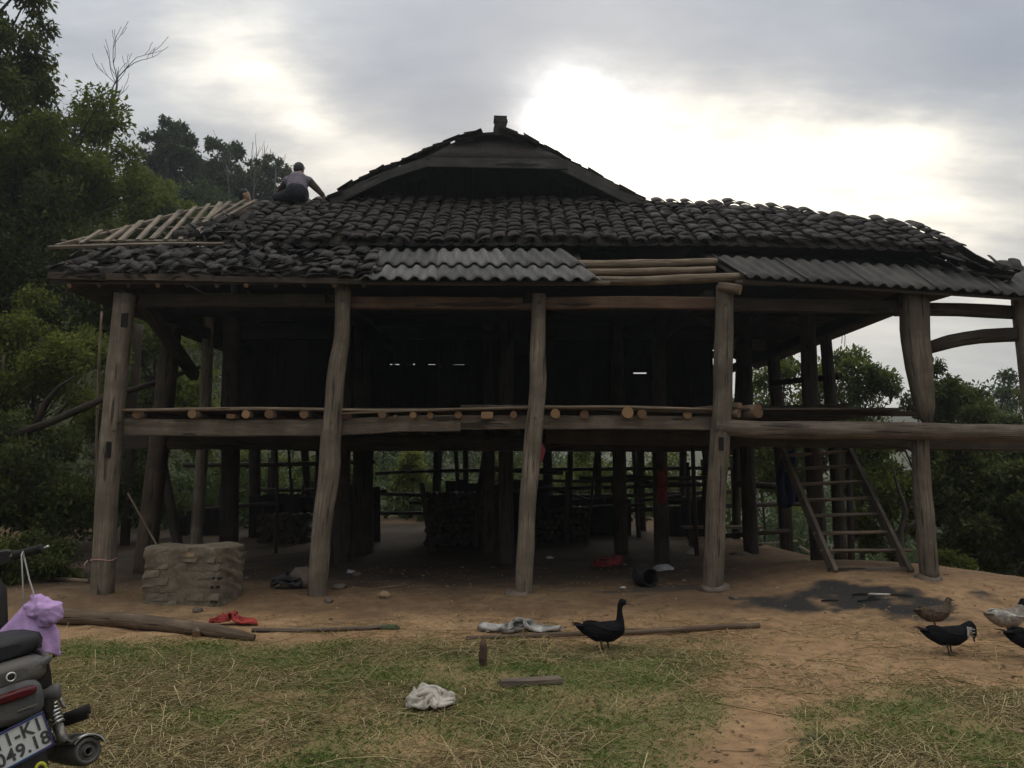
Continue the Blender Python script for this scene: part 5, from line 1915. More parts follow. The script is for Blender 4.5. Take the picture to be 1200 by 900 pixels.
# cut logs lying on the floor's edge right of the fourth stilt
for i, (u, v, r, y0, dx, lb) in enumerate(((889, 482, .085, HY + .03, -.35, 'thick cut log on the floor edge, pale round end facing out'), (868, 477, .055, HY + .1, -.5, 'thinner log behind the thick cut log on the floor edge'), (866, 485, .05, HY + .02, -.45, 'lower thin log beside the thick cut log on the floor edge'))):
    c = P(u, v, y0)
    if i == 0:
        c.z = P(889, 490, y0).z + r
    m = MB()
    m.tube([c, c + Vector((dx * .4, .25, 0)), c + Vector((dx, .9, .0))], [r, r * .98, r * .9], 12, .15, .06, cap_mat=1)
    tag(m.build('cut_log', ['log_bark', 'cut_end']), lb, 'log', 'cut logs on the floor edge')
# leaning sticks and branch by the left stilts
for i, (a, b, r, lb) in enumerate((((150, 578, 11.5), (208, 640, 11.0), .014, 'thin pale stick leaning between the first and inner stilts'), ((105, 672, 11), (60, 690, 11.2), .03, 'grey branch lying in the dark grass left of the corner post'))):
    q0, q1 = P(*a), P(*b)
    q1.z = H(q1.x, q1.y) + r
    if i:
        q0.z = H(q0.x, q0.y) + r
    tag(MB().tube([q0, (q0 + q1) / 2, q1], [r, r, r * .8], 7, .2, .06).build('stick', 'pole_wood'), lb, 'stick')
gl = [Gd(440, 690), Gd(480, 686)]
tag(MB().tube([p + Vector((0, 0, .01)) for p in gl], .008, 6).build('stick', 'pole_wood'), 'thin stick on the dirt between the second and third front stilts', 'stick')
# string hanging under the right eave
s0 = P(986, 388, 14.0)
m = MB()
for dx in (0, .05):
    m.tube([s0 + Vector((dx, 0, 0)), s0 + Vector((dx + .01, 0, -.12)), s0 + Vector((dx - .005, 0, -.22 - dx))], .006, 5, caps=False)
tag(m.build('string', 'soot_wood'), 'loose strings dangling from the far right eave', 'string')
# low plank bench under the house on the right
bn = thing('plank_bench', P(850, 625, 15.8), 'low pale plank on two blocks under the house right of the fourth stilt', 'bench')
bq = P(846, 618, 15.6)
MB().box((bq.x, 15.6, bq.z), (1.5, .25, .05), jit=.01).build('seat', 'pole_wood', bn)
for dx in (-.55, .55):
    zg = H(bq.x + dx, 15.6)
    MB().box((bq.x + dx, 15.6, (zg + bq.z - .025) / 2), (.14, .2, max(.05, bq.z - .03 - zg)), jit=.01).build('leg', 'dark_wood', bn)
for i, (u0, v0, u1, v1, lb) in enumerate(((890, 640, 955, 632, 'rough plank on the ground left of the ladder foot, farther back'), (935, 640, 958, 655, 'short pale stick sloping to the inner stilt by the ladder'))):
    q0, q1 = Gd(u0, v0), Gd(u1, v1)
    tag(MB().beam(q0 + Vector((0, 0, .03)), q1 + Vector((0, 0, .035)), .09 - .04 * i, .05, .05, .3).build('plank', 'beam_wood' if i == 0 else 'pole_wood'), lb, 'plank')

# stacked firewood in the dark under the house
def firewood(u, Y, nw, nh, label):
    c = P(u, 600, Y)
    g = H(c.x, Y)
    st = thing('firewood_stack', (c.x, Y, g), label, 'firewood', 'firewood stacked under the house')
    kinds = []
    for k in range(3):
        m = MB()
        m.tube([(0, -.38, 0), (random.uniform(-.03, .03), 0, .01), (random.uniform(-.02, .02), .38, 0)], [.062, .068, .06], 8, None, .08, cap_mat=1)
        kinds.append(m.mesh('log', ['dark_wood', 'dark_wood']))
    for j in range(nh):
        for i in range(nw - (j % 2)):
            o = bpy.data.objects.new('log', kinds[(i * 7 + j * 3) % 3])
            link(o, st, Matrix.Translation((c.x + (i - nw / 2 + (j % 2) * .5) * .128 + random.uniform(-.01, .01), Y + random.uniform(-.05, .05), g + .06 + j * .113)) @ Matrix.Rotation(random.uniform(0, 6.28), 4, 'Y') @ Matrix.Rotation(random.uniform(-.05, .05), 4, 'Z'))


firewood(552, 16.2, 13, 9, 'tall dark stack of firewood behind the third front stilt, under the house')
firewood(660, 17.2, 9, 6, 'lower dark stack of firewood right of the tall firewood stack')
firewood(340, 16.8, 8, 5, 'small dark stack of firewood behind the brick stack, deep under the house')

# ---------------------------------------------------------------- ducks
def feathers(name, c1, c2, scale=14):
    m, t, put, bs, out = material(name)
    oc = t.n('ShaderNodeTexCoord').outputs['Object']
    n = t.noise(oc, scale, 4, .6)
    vo = t.n('ShaderNodeTexVoronoi', {'Vector': t.n('ShaderNodeVectorMath', {0: oc, 1: (34, 60, 60)}, operation='MULTIPLY').outputs[0], 'Scale': 1.0})
    put('Base Color', t.ramp(n, [(0.35, c2), (0.65, c1)]))
    put('Roughness', .8)
    put('Specular IOR Level', .12)
    put('Normal', t.n('ShaderNodeBump', {'Height': vo.outputs['Distance'], 'Strength': .5, 'Distance': .006}).outputs[0])


feathers('black_feather', (0.009, 0.009, 0.011), (0.005, 0.005, 0.006))
feathers('white_feather', (0.52, 0.50, 0.46), (0.20, 0.185, 0.165), 26)
feathers('brown_feather', (0.12, 0.085, 0.06), (0.045, 0.033, 0.026), 34)
feathers('grey_feather', (0.30, 0.265, 0.225), (0.13, 0.11, 0.09), 26)
plain('bill', (0.12, 0.07, 0.05), (0.07, 0.045, 0.035), 20, .5)
plain('duck_leg', (0.09, 0.065, 0.035), (0.05, 0.04, 0.025), 20, .6)
plain('eye_black', (0.005, 0.005, 0.005), rough=.2)
plain('skin_red', (0.24, 0.05, 0.035), (0.14, 0.03, 0.025), 30, .6)


def duck(label, foot_uv, face, size, pose, body='black_feather', breast=None, wing=None, head_mat=None):
    """face: heading in degrees, 0 = to the right of the view; pose: 'up' neck stretched, 'feed' head curled down, 'low' resting neck"""
    g = Gd(*foot_uv)
    T = Matrix.Translation(g) @ Matrix.Rotation(R(face), 4, 'Z') @ Matrix.Scale(size, 4) @ Matrix.Scale(.82, 4, (1, 0, 0))
    root = thing('duck', g, label, 'duck', 'ducks in the yard', mw=Matrix.Translation(g))
    V = Vector
    caps = [(V((-.30, 0, .215)), .016, V((-.20, 0, .185)), .055), (V((-.20, 0, .185)), .055, V((-.08, 0, .165)), .088), (V((-.08, 0, .165)), .088, V((.06, 0, .172)), .095), (V((.06, 0, .172)), .095, V((.145, 0, .195)), .075)]
    if pose == 'up':
        neck = [(V((.15, 0, .20)), .068), (V((.165, 0, .26)), .046), (V((.162, 0, .33)), .032), (V((.165, 0, .395)), .03), (V((.185, 0, .425)), .034), (V((.215, 0, .422)), .027)]
    elif pose == 'feed':
        neck = [(V((.15, 0, .205)), .068), (V((.20, 0, .25)), .05), (V((.235, 0, .272)), .042), (V((.265, 0, .25)), .037), (V((.27, 0, .21)), .036), (V((.268, 0, .18)), .03)]
    else:
        neck = [(V((.15, 0, .21)), .066), (V((.19, 0, .26)), .048), (V((.20, 0, .30)), .036), (V((.215, 0, .325)), .034), (V((.24, 0, .325)), .028)]
    for (a, r), (b, q) in zip(neck, neck[1:]):
        caps.append((a, r, b, q))
    mats = [body, breast or body, head_mat or body]
    hd = neck[-2][0]

    def pick(c):
        if breast and c.x > .172 and c.z < .262 and c.z > .15:
            if pose != 'feed' or c.x < .25 + .02 * math.sin(c.z * 190):
                return 1
        if (c - hd).length < .06:
            return 2
        return 0
    blob('body', caps, .0095, mats, root, 5, pick, T)
    dirn = (neck[-1][0] - neck[-2][0]).normalized()
    e = neck[-1][0]
    side = V((0, 1, 0))
    upb = side.cross(dirn) * (1 if side.cross(dirn).z > 0 else -1)
    m = MB()
    m.tube([e, e + dirn * .03 - upb * .004, e + dirn * .06 - upb * .008], [.022, .017, .012], [(x * 1.0, y * .55) for x, y in circle(8)], caps=True, upv=upb)
    m.build('bill', 'bill', root, M=T)
    for s in (1, -1):
        v, f = ICO1
        m = MB()
        m.v = [hd + dirn * .012 + upb * .010 + side * s * .027 + V(x) * .0065 for x in v]
        for q in f:
            m.face(q)
        m.build('eye', 'eye_black', root, M=T)
        lx = .0 + .035 * s
        m = MB()
        m.tube([V((lx - .01, .042 * s, .10)), V((lx, .045 * s, .055)), V((lx + .006, .046 * s, .012))], [.016, .0095, .009], 7)
        o = m.build('leg', 'duck_leg', root, M=T)
        ft = MB()
        fc = V((lx + .004, .046 * s, .008))
        for a in (-.5, 0, .5):
            ft.tube([fc, fc + V((math.cos(a) * .065, math.sin(a) * .065, -.003))], [.006, .004], 5)
        b0 = len(ft.v)
        ft.v += [fc, fc + V((math.cos(-.5) * .06, math.sin(-.5) * .06, -.003)), fc + V((.058, 0, -.003)), fc + V((math.cos(.5) * .06, math.sin(.5) * .06, -.003))]
        ft.face((b0, b0 + 1, b0 + 2))
        ft.face((b0, b0 + 2, b0 + 3))
        ft.build('foot', 'duck_leg', o, M=T)

        def wf(a, t):
            x = .125 - .36 * t
            zc = .205 + .012 * t
            hh_ = .062 * math.sin(math.pi * min(1, .18 + .9 * (1 - t) ** .6)) * (1 - .35 * t)
            z = zc + hh_ * (1 - 2 * a)
            out_ = .088 * (1 - abs(2 * a - 1) ** 2 * .42) * (1 - .72 * t ** 1.6)
            return V((x, s * (out_ + .012), z - .018 * (a)))
        m = MB().grid((lambda a, t: wf(a, t)) if s > 0 else (lambda a, t: wf(1 - a, t)), 8, 12, .01)
        m.build('wing', wing or body, root, M=T)
    for k in range(5):
        a = (k - 2) * .12
        m = MB()
        b0 = V((-.22, .02 * (k - 2), .215))
        m.tube([b0, b0 + V((-.07, math.sin(a) * .07, .016)), b0 + V((-.13, math.sin(a) * .13, .024 - .004 * abs(k - 2)))], [.02, .02, .012], [(x, y * .18) for x, y in circle(6)], upv=(0, 0, 1))
        m.build('tail_feather', body, root, M=T)
    return root


duck('black duck standing with neck raised beside the long thin pole', (709, 763), -4, .98, 'up', head_mat='black_feather')
duck('black duck with white breast patch bending its head down to feed', (1113, 767), -6, .92, 'feed', breast='white_feather')
duck('pale grey duck with white striped wings at the right of the yard', (1182, 745), 8, .95, 'low', 'grey_feather', wing='white_feather', head_mat='black_feather')
duck('dark duck cut off by the frame edge in front of the pale duck', (1212, 772), 4, 1.0, 'low', head_mat='black_feather')
duck('mottled brown duck half hidden behind the feeding black duck', (1096, 737), 6, .85, 'low', 'brown_feather')


# ---------------------------------------------------------------- people on the roof
plain('skin', (0.30, 0.18, 0.12), (0.24, 0.14, 0.09), 20, .6)
plain('hair', (0.012, 0.011, 0.011), (0.007, 0.007, 0.007), 60, .6, bump=.5)
cloth('lilac_shirt', (0.21, 0.18, 0.22), (0.15, 0.13, 0.16), 9)
cloth('brown_shirt', (0.10, 0.075, 0.06), (0.06, 0.045, 0.036), 9)
cloth('dark_trousers', (0.028, 0.028, 0.036), (0.016, 0.016, 0.02), 9)
plain('shoe', (0.05, 0.045, 0.04), rough=.7)


def hand_caps(w, d, palm_n, side, s=1.0, curl=.5):
    """palm, five unequal bent fingers; w wrist, d pointing direction, palm_n palm normal, side thumb side"""
    d, n = Vector(d).normalized(), Vector(palm_n).normalized()
    sd = Vector(side).normalized()
    out = [(w, .022 * s, w + d * .035 * s, .026 * s)]
    for k in range(4):
        off = sd * (.03 - .02 * k) * s
        L = (.066, .074, .069, .054)[k] * s
        b = w + d * .075 * s + off
        out.append((w + d * .03 * s + off * .7, .016 * s, b, .012 * s))
        m1 = b + (d * (1 - .3 * curl) + n * .5 * curl).normalized() * L * .5
        m2 = m1 + (d * (1 - .8 * curl) + n * 1.0 * curl).normalized() * L * .5
        out += [(b, .0115 * s, m1, .0105 * s), (m1, .0105 * s, m2, .009 * s)]
    t0 = w + d * .02 * s + sd * .028 * s
    t1 = t0 + (d * .7 + sd * .7 + n * .2).normalized() * .04 * s
    t2 = t1 + (d * .95 + sd * .2 + n * .35).normalized() * .032 * s
    out += [(t0, .016 * s, t1, .013 * s), (t1, .013 * s, t2, .010 * s)]
    return out


def figure(label, J, shirt, sleeves, up_face):
    """J: joint -> world point. A continuous skin body; shirt, trousers, hair and shoes are its clothing"""
    g = (J['foot_l'] + J['foot_r']) / 2
    root = thing('person', g, label, 'person')
    hc, f = J['head'], Vector(up_face).normalized()
    nk = J['neck']
    up = (hc - nk).normalized()
    sd = f.cross(up).normalized()
    caps = [(hc + up * .03, .088, hc - up * .02 + f * .012, .082), (hc - up * .055 + f * .03, .055, hc - up * .075 + f * .045, .045),
            (hc + f * .088 - up * .005, .014, hc + f * .10 - up * .028, .017), (hc + f * .083 - up * .058, .016, hc + f * .085 - up * .062, .016),
            (hc + sd * .082 - up * .01, .018, hc + sd * .084 + up * .02, .02), (hc - sd * .082 - up * .01, .018, hc - sd * .084 + up * .02, .02),
            (hc - up * .05, .055, nk, .058), (nk, .06, J['chest'], .12)]
    caps += [(J['chest'], .15, J['waist'], .15), (J['waist'], .15, J['hip'], .15)]
    body = list(caps)
    for s in 'lr':
        body += [(J['chest'] + (J['sho_' + s] - J['chest']) * .5, .10, J['sho_' + s], .062), (J['sho_' + s], .058, J['elb_' + s], .042), (J['elb_' + s], .041, J['wri_' + s], .028)]
        d = (J['wri_' + s] - J['elb_' + s]).normalized()
        pn = d.cross(Vector((1, 0, 0))) if abs(d.x) < .8 else Vector((0, -1, 0)).cross(d)
        if pn.z > 0:
            pn = -pn
        body += hand_caps(J['wri_' + s], (d + Vector((0, 0, -.15))).normalized(), pn, d.cross(pn) * (1 if s == 'r' else -1), 1.0)
        h = J['hip'] + (J['kne_' + s] - J['hip']).normalized() * .06 + sd * (.085 if s == 'r' else -.085)
        body += [(h, .098, J['kne_' + s], .066), (J['kne_' + s], .062, J['foot_' + s] + Vector((0, 0, .09)), .042)]
        ft = J.get('toe', f)
        a = J['foot_' + s]
        body += [(a + Vector((0, 0, .05)), .038, a + ft * .13 + Vector((0, 0, .03)), .03)]
    blob('body', body, .0105, 'skin', root, 3)
    blob('hair', [(hc + up * .045 - f * .012, .092, hc - f * .03 - up * .01, .084), (hc - f * .045 - up * .03, .06, hc - f * .05 - up * .06, .045)], .012, 'hair', root, 3)
    sh = [(J['chest'], .175, J['waist'], .178), (J['waist'], .178, J['waist'] + (J['hip'] - J['waist']) * .6, .172), (nk + (J['chest'] - nk) * .25, .075, J['chest'], .14)]
    slv = []
    for s in 'lr':
        sh += [(J['chest'] + (J['sho_' + s] - J['chest']) * .5, .112, J['sho_' + s], .074)]
        e = J['elb_' + s]
        slv += [(J['sho_' + s], .072, e, .056), (e, .055, e + (J['wri_' + s] - e) * .85, .043)]
    blob('shirt', sh + (slv if sleeves == shirt else []), .013, shirt, root, 4)
    if sleeves != shirt:
        blob('sleeve', slv[:2], .012, sleeves, root, 3)
        blob('sleeve', slv[2:], .012, sleeves, root, 3)
    tr = [(J['hip'], .185, J['waist'] + (J['hip'] - J['waist']) * .7, .176)]
    for s in 'lr':
        h = J['hip'] + (J['kne_' + s] - J['hip']).normalized() * .06 + sd * (.085 if s == 'r' else -.085)
        tr += [(h, .11, J['kne_' + s], .08), (J['kne_' + s], .078, J['foot_' + s] + Vector((0, 0, .1)), .062)]
    blob('trousers', tr, .014, 'dark_trousers', root, 4)
    for s in 'lr':
        a = J['foot_' + s]
        ft = J.get('toe', f)
        blob('shoe', [(a + Vector((0, 0, .05)) - ft * .03, .045, a + ft * .1 + Vector((0, 0, .038)), .04), (a + ft * .1 + Vector((0, 0, .036)), .04, a + ft * .17 + Vector((0, 0, .03)), .032)], .012, 'shoe', root, 3)
    return root


PY = 12.85
fl, fr = up_pt(335, 240.5) + Vector((0, 0, .10)), up_pt(356, 240.5) + Vector((0, 0, .10))
J = dict(head=P(350.5, 198.5, PY + .24), neck=P(350, 206.5, PY + .14), chest=P(349, 213, PY + .06), waist=P(348, 221, PY), hip=P(347, 226.5, PY - .05),
         sho_l=P(336.5, 212, PY + .1), elb_l=P(329, 223, PY + .3), wri_l=P(329, 231, PY + .5), sho_r=P(362, 212, PY + .06), elb_r=P(372, 222, PY + .1), wri_r=P(379, 229.5, PY + .12),
         kne_l=P(325, 231.5, PY + .3), kne_r=P(357, 231, PY + .42), foot_l=fl, foot_r=fr, toe=Vector((.1, .9, .35)))
figure('person crouching on the roof ridge in lilac grey shirt, one arm reaching down', J, 'lilac_shirt', 'brown_shirt', (.1, .93, -.2))
QY = 13.5
hd = P(287, 230.5, QY)
z0 = ZT + .05
J = dict(head=hd, neck=hd + Vector((.03, .01, -.14)), chest=hd + Vector((.06, .0, -.36)), waist=hd + Vector((.03, .03, -.62)), hip=hd + Vector((0, .06, -.82)),
         sho_l=hd + Vector((-.14, .03, -.22)), elb_l=hd + Vector((-.2, -.1, -.42)), wri_l=hd + Vector((-.1, -.3, -.44)), sho_r=hd + Vector((.21, -.05, -.2)), elb_r=hd + Vector((.36, -.12, -.3)), wri_r=hd + Vector((.5, -.28, -.3)),
         kne_l=Vector((hd.x - .1, QY - .02, z0 + .47)), kne_r=Vector((hd.x + .14, QY - .05, z0 + .47)), foot_l=Vector((hd.x - .13, QY + .02, z0)), foot_r=Vector((hd.x + .16, QY + .02, z0)), toe=Vector((.3, -.95, 0)))
figure('dark haired person whose head shows above the bare battens', J, 'brown_shirt', 'brown_shirt', (.85, .2, -.45))
MB().box((hd.x + .05, QY + .05, z0 - .02), (.9, .34, .04)).build('loft_board', 'dark_wood', house)

# ---------------------------------------------------------------- motorbike
plain('black_plastic', (0.016, 0.016, 0.017), (0.035, 0.03, 0.026), 11, .5, bump=.1, bscale=300)
plain('seat_vinyl', (0.022, 0.022, 0.024), (0.016, 0.016, 0.017), 30, .5, bump=.25, bscale=400)
plain('grey_plastic', (0.085, 0.085, 0.088), (0.125, 0.11, 0.095), 9, .5, bump=.15, bscale=90)
plain('chrome', (0.62, 0.62, 0.62), (0.42, 0.41, 0.40), 25, .25, 1.0)
plain('dull_metal', (0.30, 0.28, 0.26), (0.16, 0.145, 0.13), 22, .5, .9, bump=.2, bscale=120)
plain('muffler_metal', (0.13, 0.125, 0.12), (0.075, 0.07, 0.065), 14, .5, .6)
plain('rubber', (0.018, 0.017, 0.016), (0.03, 0.027, 0.024), 16, .9, bump=.3)
plain('tail_red', (0.10, 0.01, 0.013), (0.06, 0.007, 0.01), 30, .2)
plain('plate_white', (0.80, 0.81, 0.82), (0.70, 0.70, 0.69), 14, .45)
plain('plate_ink', (0.11, 0.11, 0.12), (0.07, 0.07, 0.075), 40, .6)
plain('plate_rim', (0.06, 0.16, 0.33), (0.13, 0.07, 0.26), 8, .25, .5)
plain('yellow_paint', (0.62, 0.60, 0.06), (0.5, 0.48, 0.05), 20, .5)
plain('lilac_cloth', (0.58, 0.38, 0.66), (0.46, 0.29, 0.54), 26, .95, bump=.4, bscale=160)
plain('cord_white', (0.55, 0.53, 0.5), rough=.8)
YAWB, LEAN = R(42), R(-11)
RB = Matrix.Rotation(YAWB, 4, 'Z') @ Matrix.Rotation(LEAN, 4, 'Y') @ Matrix.Rotation(R(-3), 4, 'X')
PLATE_L = Vector((0, -.36, .585))
TB = Matrix.Translation(P(26, 869, 2.85) - RB.to_3x3() @ PLATE_L) @ RB
bike = thing('motorbike', TB.translation, 'dark motorbike with white number plate leaning on its stand at the frame corner', 'motorbike', mw=Matrix.Translation(TB.translation))


def bp(m, name, mat, parent=None):
    return m.build(name, mat, parent or bike, M=TB)


def V3(*a):
    return Vector(a)


for nm, y, rad, wd in (('rear_wheel', 0, .275, .045), ('front_wheel', 1.22, .275, .038)):
    c = V3(0, y, .28)
    m = MB()
    m.lathe(c, (1, 0, 0), [(-.02, rad - .075), (-wd * .9, rad - .055), (-wd, rad - .02), (-wd * .5, rad), (0, rad + .006), (wd * .5, rad), (wd, rad - .02), (wd * .9, rad - .055), (.02, rad - .075), (-.02, rad - .075)], 36)
    tyre = bp(m, nm, 'rubber')
    m = MB()
    m.lathe(c, (1, 0, 0), [(-.024, rad - .08), (-.024, rad - .06), (.024, rad - .06), (.024, rad - .08), (-.024, rad - .08)], 36)
    bp(m, 'rim', 'chrome', tyre)
    m = MB()
    m.lathe(c, (1, 0, 0), [(-.07, 0), (-.07, .045), (-.03, .06), (.03, .06), (.07, .045), (.07, 0)], 20)
    bp(m, 'hub', 'dull_metal', tyre)
    m = MB()
    for i in range(18):
        a = i * math.pi / 9
        b = a + (.35 if i % 2 else -.35)
        m.tube([c + V3(.03 if i % 4 < 2 else -.03, math.cos(a) * .055, math.sin(a) * .055), c + V3(0, math.cos(b) * (rad - .07), math.sin(b) * (rad - .07))], .0025, 4, caps=False)
    bp(m, 'spokes', 'chrome', tyre)
# tail, seat, side panels
m = MB()
def loft(secs, n=16, mat=0):
    """secs: (centre, half width, half height) cross-sections along y, superellipse"""
    b = len(m.v)
    for (c, hw_, hh_) in secs:
        for k in range(n):
            a = 2 * math.pi * k / n
            ca, sa = math.cos(a), math.sin(a)
            m.v.append(Vector(c) + Vector((math.copysign(abs(ca) ** .6, ca) * hw_, 0, math.copysign(abs(sa) ** .6, sa) * hh_)))
    for i in range(len(secs) - 1):
        for k in range(n):
            k2 = (k + 1) % n
            m.face((b + i * n + k, b + (i + 1) * n + k, b + (i + 1) * n + k2, b + i * n + k2))
    m.face([b + k for k in range(n)], None, 0, False)
    m.face([b + (len(secs) - 1) * n + k for k in range(n)][::-1], None, 0, False)


loft([((0, -.335, .80), .055, .02), ((0, -.325, .80), .10, .035), ((0, -.27, .795), .125, .05), ((0, -.1, .76), .145, .07), ((0, .15, .70), .13, .09), ((0, .45, .60), .11, .1), ((0, .6, .58), .07, .08)])
bp(m, 'tail_fairing', 'grey_plastic')
m = MB()
loft([((0, -.355, .715), .06, .045), ((0, -.345, .712), .088, .065), ((0, -.25, .705), .095, .07), ((0, -.1, .68), .08, .07)])
bp(m, 'tail_housing', 'grey_plastic')
m = MB()
loft([((0, -.27, .875), .06, .02), ((0, -.255, .875), .115, .034), ((0, -.2, .876), .14, .042), ((0, 0, .865), .13, .046), ((0, .2, .83), .13, .048), ((0, .38, .80), .11, .05), ((0, .52, .80), .08, .035), ((0, .55, .81), .04, .015)])
seat = bp(m, 'seat', 'seat_vinyl')
m = MB()
m.tube([V3(.115, -.26, .86), V3(.131, -.1, .85), V3(.137, .1, .835), V3(.125, .35, .785)], .008, 6)
m.tube([V3(-.115, -.26, .86), V3(-.131, -.1, .85), V3(-.137, .1, .835), V3(-.125, .35, .785)], .008, 6)
bp(m, 'piping', 'black_plastic', seat)
m = MB()
loft([((.11, -.24, .76), .03, .05), ((.12, -.12, .70), .04, .13), ((.105, .1, .62), .045, .13), ((.1, .3, .56), .045, .15), ((.08, .45, .52), .03, .12)])
bp(m, 'side_panel', 'black_plastic')
m = MB()
loft([((-.085, -.22, .70), .03, .05), ((-.1, -.12, .67), .04, .09), ((-.105, .1, .62), .045, .13), ((-.1, .3, .56), .045, .15), ((-.08, .45, .52), .03, .12)])
bp(m, 'side_panel', 'black_plastic')
# grab rail ends, lock and red tail light
m = MB()
m.tube([V3(.09, .0, .83), V3(.128, -.15, .815), V3(.125, -.25, .812), V3(.10, -.31, .81), V3(-.10, -.31, .81), V3(-.125, -.25, .812), V3(-.128, -.15, .815), V3(-.09, 0, .83)], .016, 8, .03)
bp(m, 'grab_rail', 'grey_plastic')
m = MB()
m.lathe(V3(.0, -.352, .805), (0, -1, .1), [(0, .016), (.012, .017), (.014, .012), (.008, .010)], 16)
lk = bp(m, 'seat_lock', 'chrome')
m = MB()
m.lathe(V3(.0, -.358, .805), (0, -1, .1), [(0, .0095), (.004, .0095), (.004, 0)], 12)
bp(m, 'keyhole', 'black_plastic', lk)
m = MB()
loft([((0, -.375, .742), .05, .008), ((0, -.368, .742), .066, .016), ((0, -.34, .74), .072, .02)])
bp(m, 'tail_light', 'tail_red')
m = MB()
m.box((.03, -.362, .690), (.06, .006, .006))
bp(m, 'badge', 'chrome')
for s in (1, -1):
    m = MB()
    m.lathe(V3(.085 * s, -.30, .70), (s, -.4, 0), [(0, .014), (.025, .02), (.05, .03), (.06, .028), (.064, .015), (.065, 0)], 14)
    bp(m, 'indicator', 'grey_plastic')
# number plate with its lettering
PT = TB @ Matrix.Translation(PLATE_L + Vector((-.004, 0, 0))) @ Matrix.Scale(.86, 4) @ Matrix.Rotation(R(-9), 4, 'Y') @ Matrix.Rotation(R(10), 4, 'X')
m = MB()
m.box((0, 0, 0), (.19, .004, .14))
plate = m.build('number_plate', 'plate_white', bike, M=PT)
m = MB()
for a, b in (((-.098, -.003, -.073), (.098, -.003, -.073)), ((-.098, -.003, .073), (.098, -.003, .073)), ((-.098, -.003, -.073), (-.098, -.003, .073)), ((.098, -.003, -.073), (.098, -.003, .073))):
    d = (Vector(b) - Vector(a)).normalized() * .003
    m.tube([Vector(a) - d, Vector(b) + d], .0045, [(.8, -1), (.8, 1), (-.8, 1), (-.8, -1)], upv=(0, -1, 0), smooth=False)
m.build('plate_frame', 'plate_rim', plate, M=PT)
for txt, zc, size in (('11-K1', .033, .072), ('049.18', -.033, .072)):
    cu = bpy.data.curves.new('lettering', 'FONT')
    cu.body = txt
    cu.size = size
    cu.align_x, cu.align_y = 'CENTER', 'CENTER'
    cu.extrude = .0012
    cu.offset = .0016
    cu.space_character = 1.08
    to = bpy.data.objects.new('lettering', cu)
    COL.objects.link(to)
    me = bpy.data.meshes.new_from_object(to.evaluated_get(bpy.context.evaluated_depsgraph_get()))
    bpy.data.objects.remove(to)
    me.materials.clear()
    me.materials.append(MATS['plate_ink'])
    me.transform(PT @ Matrix.Translation((0, -.0032, zc)) @ Matrix.Rotation(R(90), 4, 'X') @ Matrix.Scale(.92, 4, (1, 0, 0)) @ Matrix.Scale(1.06, 4, (0, 1, 0)))
    c = sum((v.co for v in me.vertices), Vector()) / len(me.vertices)
    me.transform(Matrix.Translation(-c))
    link(bpy.data.objects.new('lettering', me), plate, Matrix.Translation(c))
# rear mudguard below the plate, yellow mark
m = MB()
m.grid(lambda s, t: V3((s - .5) * .15 * (1 - .25 * t), -.33 - .03 * t + .03 * abs(2 * s - 1) ** 2, .62 - .34 * t), 8, 8, .006)
mud = bp(m, 'rear_mudguard', 'black_plastic')
m = MB()
m.grid(lambda s, t: V3(.038 + .020 * math.cos(6.283 * s) * (1 - .45 * t), -.372 - .0 * t, .475 + .026 * math.sin(6.283 * s) * (1 - .45 * t)), 20, 2, .003)
bp(m, 'yellow_mark', 'yellow_paint', mud)
# right shock absorber with its coil
def shock(sx):
    a, b = V3(.145 * sx, .05, .74), V3(.165 * sx, -.12, .46)
    m = MB()
    m.tube([a, b], .012, 10)
    sh_ = bp(m, 'shock_absorber', 'dull_metal')
    m = MB()
    ax = (b - a).normalized()
    e1 = ax.cross(V3(1, 0, 0)).normalized()
    e2 = ax.cross(e1)
    pts = [a + (b - a) * (.08 + .7 * i / 110) + (e1 * math.cos(i * .95) + e2 * math.sin(i * .95)) * .026 for i in range(111)]
    m.tube(pts, .0045, 6)
    bp(m, 'spring', 'chrome', sh_)
    m = MB()
    m.tube([a + (b - a) * .78, b], [.02, .017], 10)
    bp(m, 'damper_cap', 'dull_metal', sh_)


shock(1)
shock(-1)
# swing arm, foot pegs, brackets, engine, exhaust
m = MB()
for s in (1, -1):
    m.tube([V3(.1 * s, 0, .28), V3(.11 * s, .25, .29), V3(.09 * s, .46, .31)], [.02, .022, .02], SQ)
bp(m, 'swing_arm', 'dull_metal')
m = MB()
m.tube([V3(.14, -.02, .50), V3(.165, .06, .47), V3(.175, .14, .45), V3(.13, .33, .46)], .013, 8, .03)
m.tube([V3(.165, .06, .47), V3(.18, .10, .41), V3(.16, .2, .36)], .011, 8, .03)
bp(m, 'peg_bracket', 'chrome')
for k, (yy, zz2) in enumerate(((.08, .50), (.13, .47))):
    m = MB()
    m.tube([V3(.17, yy, zz2), V3(.215, yy - .02, zz2 + .004)], .009, 8)
    m.tube([V3(.205, yy - .015, zz2 + .003), V3(.30, yy - .05, zz2 + .012)], [.017, .02], 10)
    bp(m, 'foot_peg', 'rubber')
m = MB()
m.tube([V3(.15, .3, .55), V3(.2, .28, .60), V3(.225, .2, .58), V3(.235, .14, .52)], .008, 7, .02)
bp(m, 'kick_lever', 'dull_metal')
m = MB()
ax = V3(.12, -1, .16).normalized()
mc = V3(.17, .20, .36)
m.lathe(mc, ax, [(0, .02), (.02, .032), (.1, .043), (.3, .052), (.4, .052), (.42, .046), (.422, .033), (.412, .031), (.41, .018), (.425, .017), (.426, .012), (.36, .011)], 28)
mf = bp(m, 'muffler', 'muffler_metal')
m = MB()
